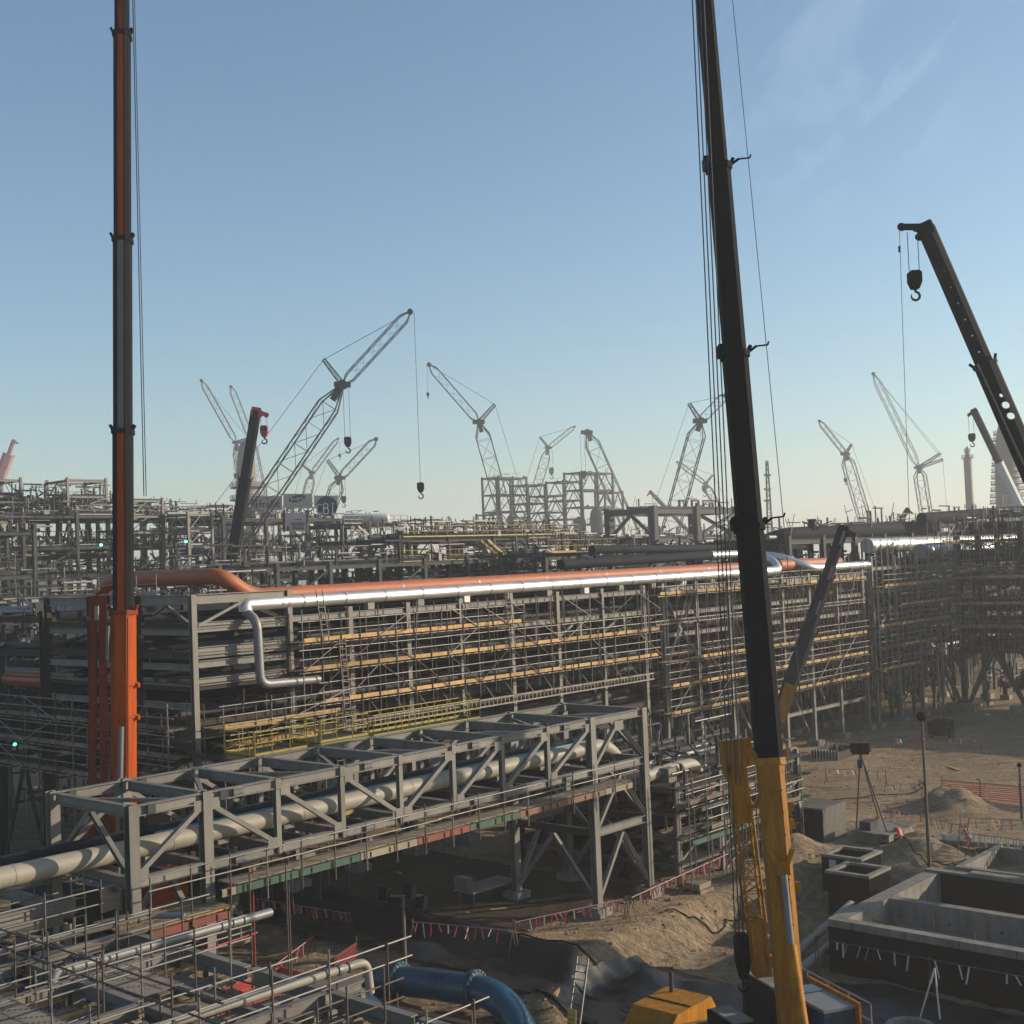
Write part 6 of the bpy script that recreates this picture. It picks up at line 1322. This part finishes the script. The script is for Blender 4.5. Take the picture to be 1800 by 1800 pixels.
# sign frames
f_, sg, t0, zt_ = bgframe('sign_frame', 'steel frame structure carrying three large contractor signs', 392, 606, 165, 912, 5, 8, nt_=3, dt=6, dsx=7, pipes=6, brace=.7, seed=48, clutter=420, decks=(), **D)
def sign(name, label, px0, px1, y0, y1, depth, mt):
    th = thing(name, label, 'sign', hy((px0 + px1) / 2, y1, depth)); a, b_ = hy(px0, y1, depth), hy(px1, y1, depth); c = hy(px0, y0, depth)
    ex = (b_ - a); ey = (c - a); return th, a, ex, ey
def text_on(th, a, ex, ey, txt, u0, v0, u1, v1, mt, shear=0):
    """letters as raised strokes, drawn on a 5x7 grid of strokes"""
    ST = {'C': [(4, 6, 1, 6.6), (1, 6.6, 0, 4.5), (0, 4.5, 0, 2), (0, 2, 1, 0), (1, 0, 4, .8)], 'B': [(0, 0, 0, 7), (0, 7, 3, 6.8), (3, 6.8, 3.6, 5.4), (3.6, 5.4, 3, 4), (3, 4, 0, 3.8), (3, 4, 4.2, 2.2), (4.2, 2.2, 3.4, .2), (3.4, .2, 0, 0)], 'I': [(2, 0, 2, 7), (1, 0, 3, 0), (1, 7, 3, 7)],
          'P': [(0, 0, 0, 7), (0, 7, 3.5, 6.5), (3.5, 6.5, 3.5, 4), (3.5, 4, 0, 3.5)], 'e': [(0, 2, 3.6, 2.4), (3.6, 2.4, 2, 4), (2, 4, 0, 2), (0, 2, 1.5, 0), (1.5, 0, 3.6, .4)], 't': [(1.5, 6, 1.5, 0), (0, 4, 3, 4)], 'r': [(0, 0, 0, 4), (0, 3, 2.6, 4)], 'o': [(0, 2, 2, 4), (2, 4, 4, 2), (4, 2, 2, 0), (2, 0, 0, 2)], 'f': [(1.5, 0, 1.5, 6), (1.5, 6, 3, 7), (0, 4, 3, 4)], 'a': [(0, 0, 2, 4.4), (2, 4.4, 4, 0), (1, 1.6, 3, 1.6)], 'c': [(3.6, 3.6, 1, 4), (1, 4, 0, 2), (0, 2, 1, 0), (1, 0, 3.6, .4)],
          'S': [(4, 6, 1, 7), (1, 7, 0, 5.2), (0, 5.2, 4, 2), (4, 2, 3, 0), (3, 0, 0, 1)], 'A': [(0, 0, 2, 7), (2, 7, 4, 0), (1, 2.5, 3, 2.5)], 'M': [(0, 0, 0, 7), (0, 7, 2, 3), (2, 3, 4, 7), (4, 7, 4, 0)], 'U': [(0, 7, 0, 1), (0, 1, 2, 0), (2, 0, 4, 1), (4, 1, 4, 7)], 'N': [(0, 0, 0, 7), (0, 7, 4, 0), (4, 0, 4, 7)], 'G': [(4, 6, 1, 7), (1, 7, 0, 4), (0, 4, 1, 0), (1, 0, 4, 1), (4, 1, 4, 3.4), (4, 3.4, 2.4, 3.4)]}
    k = len(txt); w_ = (u1 - u0) / k; nn = V((0, -1, 0))
    for i, ch in enumerate(txt):
        mb = MB()
        def pt(x_, y_): u_ = u0 + w_ * (i + x_ / 5.4); v_ = v0 + (v1 - v0) * y_ / 7 + shear * (u_ - u0); return a + ex * u_ + ey * v_ + nn * .08
        for (x0, y0, x1, y1) in ST[ch]: mb.mem(pt(x0, y0), pt(x1, y1), .06, max(.14, ey.length * abs(v1 - v0) * .11), nn.cross((pt(x1, y1) - pt(x0, y0)).normalized()))
        mb.build('letter', mt, th)
def panel(th, a, ex, ey, mt, nm='panel'):
    mb = MB(); c = a + (ex + ey) / 2; q = V((0, 1, 0)) * .12
    mb.add([a, a + ex, a + ex + ey, a + ey, a + q, a + ex + q, a + ex + ey + q, a + ey + q], [[0, 1, 2, 3], [7, 6, 5, 4], [4, 5, 1, 0], [5, 6, 2, 1], [6, 7, 3, 2], [7, 4, 0, 3]]); return mb.build(nm, mt, th)
def disc(th, c, rx, ry, ex, ey, mt, nm, nn=V((0, -1, 0)), tilt=0, off=.02, th_=.1, k=28):
    x_ = ex.normalized(); y_ = ey.normalized(); x2 = x_ * math.cos(tilt) + y_ * math.sin(tilt); y2 = y_ * math.cos(tilt) - x_ * math.sin(tilt); mb = MB()
    a = [c + x2 * (rx * math.cos(2 * math.pi * i / k)) + y2 * (ry * math.sin(2 * math.pi * i / k)) + nn * off for i in range(k)]; b_ = [q - nn * th_ for q in a]
    mb.add(a + b_, [[i, (i + 1) % k, k + (i + 1) % k, k + i] for i in range(k)]); mb.add(a, [list(range(k))]); mb.add(b_, [list(range(k))[::-1]]); return mb.build(nm, mt, th)
th, a, ex, ey = sign('hanging_sign', 'faded brownish banner sign with red brown lettering, crossed by the crane boom', 441, 496, 872, 897, 163.5, 0); panel(th, a, ex, ey, 'sign_cloth'); text_on(th, a, ex, ey, 'Petrofac', .04, .2, .98, .72, 'sign_text', .04)
th, a, ex, ey = sign('hanging_sign', 'beige square sign with a dark tilted oval logo', 498, 549, 868, 893, 163.4, 0); panel(th, a, ex, ey, 'sign_cloth')
c = a + ex * .47 + ey * .66; disc(th, c, ex.length * .29, ey.length * .24, ex, ey, 'sign_black', 'oval', tilt=.2); text_on(th, a, ex, ey, 'SAMSUNG', .26, .5, .70, .72, 'sign_text_white', .16)
th, a, ex, ey = sign('hanging_sign', 'plain pale backing board behind the round navy sign', 552, 594, 871, 890, 163.6, 0); panel(th, a, ex, ey, 'sign_cloth')
th, a, ex, ey = sign('round_sign', 'round navy blue sign with three pale letters on the plant frame', 556, 593, 872, 908, 163.2, 0)
c = a + ex * .5 + ey * .5; disc(th, c, ex.length * .5, ey.length * .49, ex, ey, 'sign_navy', 'disc'); text_on(th, a, ex, ey, 'CBI', .04, .12, .98, .64, 'sign_text_white')
th, a, ex, ey = sign('billboard', 'tall brownish billboard with a dark triangle and text lines below the oval sign', 501, 538, 902, 934, 163.0, 0); panel(th, a, ex, ey, 'sign_cloth')
for i, (v_, w_, m_) in enumerate(((.46, .7, 'sign_text'), (.36, .6, 'sign_text'), (.24, .55, 'crane_grey'), (.14, .6, 'crane_grey'), (.64, .3, 'crane_grey'))): p = a + ex * (.62 - w_ / 2) + ey * v_ - V((0, .03, 0)); mem(th, 'text_line', p, p + ex * w_, .03, .16, m_, 'box', ZZ)
mb = MB(); q = -V((0, .04, 0)); mb.add([a + ex * .06 + ey * .05 + q, a + ex * .24 + ey * .05 + q, a + ex * .14 + ey * .36 + q], [[0, 1, 2]]); mb.build('triangle_mark', 'sign_navy', th)
for q in (0, 1): mem(th, 'post', hy(499 + q * 41, 935, 163.1), hy(499 + q * 41, 897, 163.1), .25, .25, 'steel_dark')
f_, sg, t0, zt_ = bgframe('process_module', 'raised platform with stairs below the long white tank', 600, 694, 175, 922, 4, 6, nt_=2, dt=7, dsx=6, pipes=3, brace=.8, seed=49, clutter=60, decks=(), **D)
zt_ = hy(600, 922, 175).z; blk(f_, 'deck', sg[0], sg[-1] + 2, t0 - .6, t0 + 7, zt_, zt_ + .1, 'steel_dark'); railing(f_, [G(sg[0], t0 - .6, zt_ + .1), G(sg[-1] + 2, t0 - .6, zt_ + .1)], mt='galv', step=1.4, r=.05)
mb = MB(); a, b_ = hit_t(618, 925, t0 - 1), hit_t(660, 960, t0 - 1)
for q in (0, 1.2): mb.mem(a - GV * q, b_ - GV * q, .15, .3)
for i in range(16): p = a.lerp(b_, i / 16); mb.mem(p, p - GV * 1.2, .3, .05)
mb.build('stair_flight', 'galv', f_)
th = thing('white_tank', 'long white cylindrical tank lying on the raised platform beside the navy sign', 'tank', hy(643, 921, 178)); a, b_ = hy(608, 913, 178), hy(679, 912, 178); mb = MB(); d = (b_ - a).normalized(); mb.sweep([a - d * .5, a - d * .35, a, b_, b_ + d * .35, b_ + d * .5], [.2, .6, .75, .75, .6, .2], 16); mb.build('shell', 'white', th)
for i in range(3): p = a.lerp(b_, (i + .5) / 3); mem(th, 'saddle', p - ZZ * 1.1 - V((0, .3, 0)), p - ZZ * .5 - V((0, .3, 0)), .3, .5, 'steel')
th = thing('white_tank', 'pale horizontal tank behind the red-tipped crane boom', 'tank', hy(390, 935, 185)); a, b_ = hy(372, 928, 185), hy(424, 927, 185); d = (b_ - a).normalized(); mb = MB(); mb.sweep([a - d * .5, a, b_, b_ + d * .5], [.2, .7, .7, .2], 16); mb.build('shell', 'white', th)
for q in (.2, .8): p = a.lerp(b_, q); mem(th, 'leg', V((p.x, p.y, p.z - 5)), p, .3, .3, 'steel')
# stepped braced towers in the middle distance with dark drums
for i, (a, b_, yt, lb) in enumerate(((866, 880, 903, 'low side bay'), (876, 925, 838, 'tall left block'), (926, 957, 851, 'lower second block'), (959, 990, 870, 'low middle block'), (990, 1021, 845, 'narrow fourth block'), (1022, 1076, 829, 'tallest right block'), (1077, 1094, 864, 'slim right-hand bay'))):
    p = hy(a, yt, 400); s0, t0 = st(p); s1 = st(hit_t(b_, yt, t0))[0]; n_ = max(1, int(round((s1 - s0) / 7.5))); zz = p.z; k = max(3, int(round((zz - 6) / 5.6)))
    frame('steel_tower', lb + ' of the stepped braced steel towers beyond the plant', 'steel tower', [s0 + (s1 - s0) * q / n_ for q in range(n_ + 1)], [t0, t0 + 7], [6 + (zz - 6) * q / (k) for q in range(1, k + 1)], col=.55, bh=.5, mt='steel_dark', mt2='steel_dark', brace=.85, seed=60 + i, clutter=12)
for i, (px, yb, yt, w_, lb) in enumerate(((903, 945, 903, 22, 'leftmost dark upright drum inside the stepped steel towers'), (932, 950, 916, 21, 'second dark upright drum inside the stepped steel towers'), (1020, 945, 908, 22, 'third dark drum, beside the tallest stepped tower'), (1050, 945, 892, 22, 'tallest dark upright drum inside the tallest stepped tower'), (993, 952, 930, 20, 'short dark drum between the stepped towers'), (962, 955, 935, 18, 'smallest dark drum low between the stepped towers'))):
    b_ = hy(px, yb, 390); tpp = hy(px, yt, 390); r_ = w_ / 2 / F * 390; h = tpp.z - b_.z; th = thing('drum_vessel', lb, 'vessel', (b_.x, b_.y, 0)); c = V((b_.x, b_.y, 0)); mb = MB()
    pts = [0, .08, .2, .8, .92, 1.0]; rr = [.3, .75, 1, 1, .75, .25]; mb.sweep([c + ZZ * (b_.z + h * q) for q in pts], [r_ * q for q in rr], 18); mb.build('shell', 'vessel', th)
    mb = MB(); mb.tube(c, c + ZZ * (b_.z + h * .15), r_ * .7, 14); mb.build('skirt', 'vessel', th)
# heavy steel structure right of centre
f_, sg, t0, zt_ = bgframe('process_module', 'heavy braced steel structure behind the black telescopic boom', 1148, 1292, 205, 892, 5, 6, nt_=2, dt=9, dsx=11, pipes=2, brace=.75, seed=70, clutter=60, col=1.1, bh=1.0, mt='steel_dark', mt2='steel_dark')
zt_ = hy(1148, 892, 205).z
for px in (1200, 1222, 1242, 1258):
    p = hit_t(px, 885, t0 + 3); s_ = st(p)[0]
    for q in (-1, 1): mem(f_, 'portal_post', G(s_ + q, t0 + 3, zt_), G(s_ + q, t0 + 3, zt_ + 1.4), .3, .3, 'steel_dark')
    mem(f_, 'portal_beam', G(s_ - 1.15, t0 + 3, zt_ + 1.4), G(s_ + 1.15, t0 + 3, zt_ + 1.4), .3, .3, 'steel_dark')
bgframe('process_module', 'low plant and pipe racks under the braced steel structures', 870, 1345, 190, 952, 3, 5, nt_=2, dt=7, dsx=9, pipes=6, brace=.3, seed=71, clutter=160, col=.5, bh=.5, mt='steel_dark', mt2='steel_dark')
f_, sg, t0, zt_ = bgframe('process_module', 'dark rack under the huge dark pipes at the right', 1385, 1830, 121, 948, 5, 5, nt_=3, dt=5, dsx=6.5, pipes=7, brace=.35, seed=72, clutter=520, col=.5, bh=.5, mt='steel_dark', mt2='steel_dark')
bgframe('process_module', 'pipe rack levels behind the silver pipe loop', 1075, 1400, 112, 985, 4, 6, nt_=2, dt=5, dsx=6, pipes=7, brace=.3, seed=73, clutter=260, col=.4, bh=.4, mt='steel_dark', mt2='steel_dark')
f_, sg, t0, zt_ = bgframe('process_module', 'railed roof deck under the upper huge dark pipe', 1560, 1800, 142, 921, 2, 14, nt_=2, dt=6, dsx=7, pipes=4, brace=.5, seed=74, clutter=50, col=.4, bh=.4, mt='steel_dark', mt2='steel_dark')
zt_ = hy(1560, 921, 142).z; railing(f_, [G(sg[0], t0 - .5, zt_), G(sg[2], t0 - .5, zt_)], mt='galv', r=.05)
# columns and towers
def column(label, px, depth, rows, mt='vessel', rings=(), wmul=1.0):
    b_ = hy(px, rows[0][0], depth); c = V((b_.x, b_.y, 0)); th = thing('process_column', label, 'column', c); mb = MB(); pts = [c]; rr = [rows[0][1] / 2 / F * depth]
    for y_, w_ in rows: pts.append(V((c.x, c.y, hy(px, y_, depth).z))); rr.append(w_ / 2 / F * depth)
    mb.sweep(pts, rr, 20); mb.build('shell', mt, th)
    for y_, w_ in rings:
        z_ = hy(px, y_, depth).z; r_ = w_ / 2 / F * depth; p = V((c.x, c.y, z_)); tube(th, 'platform_ring', p, p + ZZ * .25, r_, 'steel_dark', 'pipe'); railing(th, [p + V((r_ * math.cos(q * .785), r_ * math.sin(q * .785), .25)) for q in range(9)], mt='steel_dark', r=.08, step=3)
    return th
column('slim pale process column with a narrow top right of the tall pale crane', 1706, 480, [(905, 14), (806, 14), (804, 9), (790, 6), (784, 2)], rings=((806, 20), (893, 20), (795, 11)))
column('fat hazy tower with tapering top behind the pale telescopic crane', 1773, 430, [(905, 40), (850, 40), (800, 36), (775, 30), (752, 22), (744, 16)], rings=tuple((885 - 11 * q, 62 - 2.2 * q) for q in range(12)))
scaffold_t = hy(1790, 900, 305)
frame('steel_tower', 'scaffold stair tower beside the fat hazy tower', 'steel tower', [st(hy(1786, 900, 420))[0] + q * 3 for q in range(3)], [st(hy(1786, 900, 420))[1], st(hy(1786, 900, 420))[1] + 4], [5 + 3 * q for q in range(10)], col=.25, bh=.25, brace=.9, seed=80, mt='steel', mt2='steel')
column('pale grey cylinder tower with scaffold platforms behind the red-tipped crane', 437, 330, [(950, 42), (870, 40), (800, 30), (778, 18), (776, 14)], mt='concrete', rings=((858, 58), (880, 60)))
frame('steel_tower', 'scaffold tower wrapped beside the pale cylinder tower', 'steel tower', [st(hy(447, 900, 322))[0] + q * 3 for q in range(3)], [st(hy(447, 900, 322))[1], st(hy(447, 900, 322))[1] + 4], [5 + 3 * q for q in range(9)], col=.25, bh=.25, brace=.9, seed=81, mt='steel', mt2='steel')
# far sheds on the horizon
for i, (a, b_, y_, dp) in enumerate(((1060, 1130, 952, 430), (-40, 60, 985, 400), (372, 400, 905, 380))):
    p = hy(a, y_, dp); q = hy(b_, y_, dp); th = thing('far_shed', ['long pale shed roof glimpsed below the heavy steel structure', 'pale shed far behind the plant at the left edge', 'faint grey steel block between plant and the red-tipped crane'][i], 'shed', (p.x, p.y, 0)); w_ = q.x - p.x
    mb = MB(); mb.add([V((p.x, p.y, 0)), V((q.x, p.y, 0)), V((q.x, p.y, p.z - 2)), V((p.x + w_ / 2, p.y, p.z)), V((p.x, p.y, p.z - 2))] + [V((p.x, p.y + 30, 0)), V((q.x, p.y + 30, 0)), V((q.x, p.y + 30, p.z - 2)), V((p.x + w_ / 2, p.y + 30, p.z)), V((p.x, p.y + 30, p.z - 2))], [[0, 1, 2, 3, 4], [9, 8, 7, 6, 5], [0, 5, 6, 1], [1, 6, 7, 2], [2, 7, 8, 3], [3, 8, 9, 4], [4, 9, 5, 0]]); mb.build('shed_shell', ('white', 'steel_dark', 'steel')[i], th)
# green-white floodlights left burning in the dark plant
for i, (px, py, dp) in enumerate(((178, 958, 140), (327, 952, 140), (27, 1308, 74))):
    p = hy(px, py, dp); k = dp / 140; th = thing('floodlight', ['lit greenish floodlight in the plant just left of the orange boom', 'lit greenish floodlight in the plant right of the orange boom', 'lit greenish floodlight low at the left edge under the rack'][i], 'lamp', p); mb = MB(); mb.tube(p, p - V((0, .15, 0)), .15 * k, 12); mb.build('lamp_lens', 'lamp_lit', th); mb = MB(); mb.tube(p + V((0, .4, 0)), p + V((0, .002, 0)), .2 * k, 12); mb.mem(p + V((0, .3, 0)), p + V((0, .3, -1.2 * k)), .1, .1); mb.build('housing', 'crane_black', th)

# ------------------------------------------------------------------ hazy air
hm_ = bpy.data.materials.new('haze'); hm_.use_nodes = True; nn = hm_.node_tree; nn.nodes.clear(); ou = nn.nodes.new('ShaderNodeOutputMaterial'); pv_ = nn.nodes.new('ShaderNodeVolumePrincipled')
pv_.inputs['Color'].default_value = (0.94, 0.94, 0.95, 1); pv_.inputs['Density'].default_value = 0.00055; pv_.inputs['Anisotropy'].default_value = 0.25
nn.links.new(pv_.outputs[0], ou.inputs['Volume'])
mb = MB(); ex_ = 2300; mb.add([(-ex_, -ex_, -8), (ex_, -ex_, -8), (ex_, ex_, -8), (-ex_, ex_, -8), (-ex_, -ex_, 96), (ex_, -ex_, 96), (ex_, ex_, 96), (-ex_, ex_, 96)], [[3, 2, 1, 0], [4, 5, 6, 7], [0, 1, 5, 4], [1, 2, 6, 5], [2, 3, 7, 6], [3, 0, 4, 7]])
MATS['haze'] = hm_; hz_ = newobj('haze', mb.mesh('haze', 'haze')); hz_['kind'] = 'stuff'
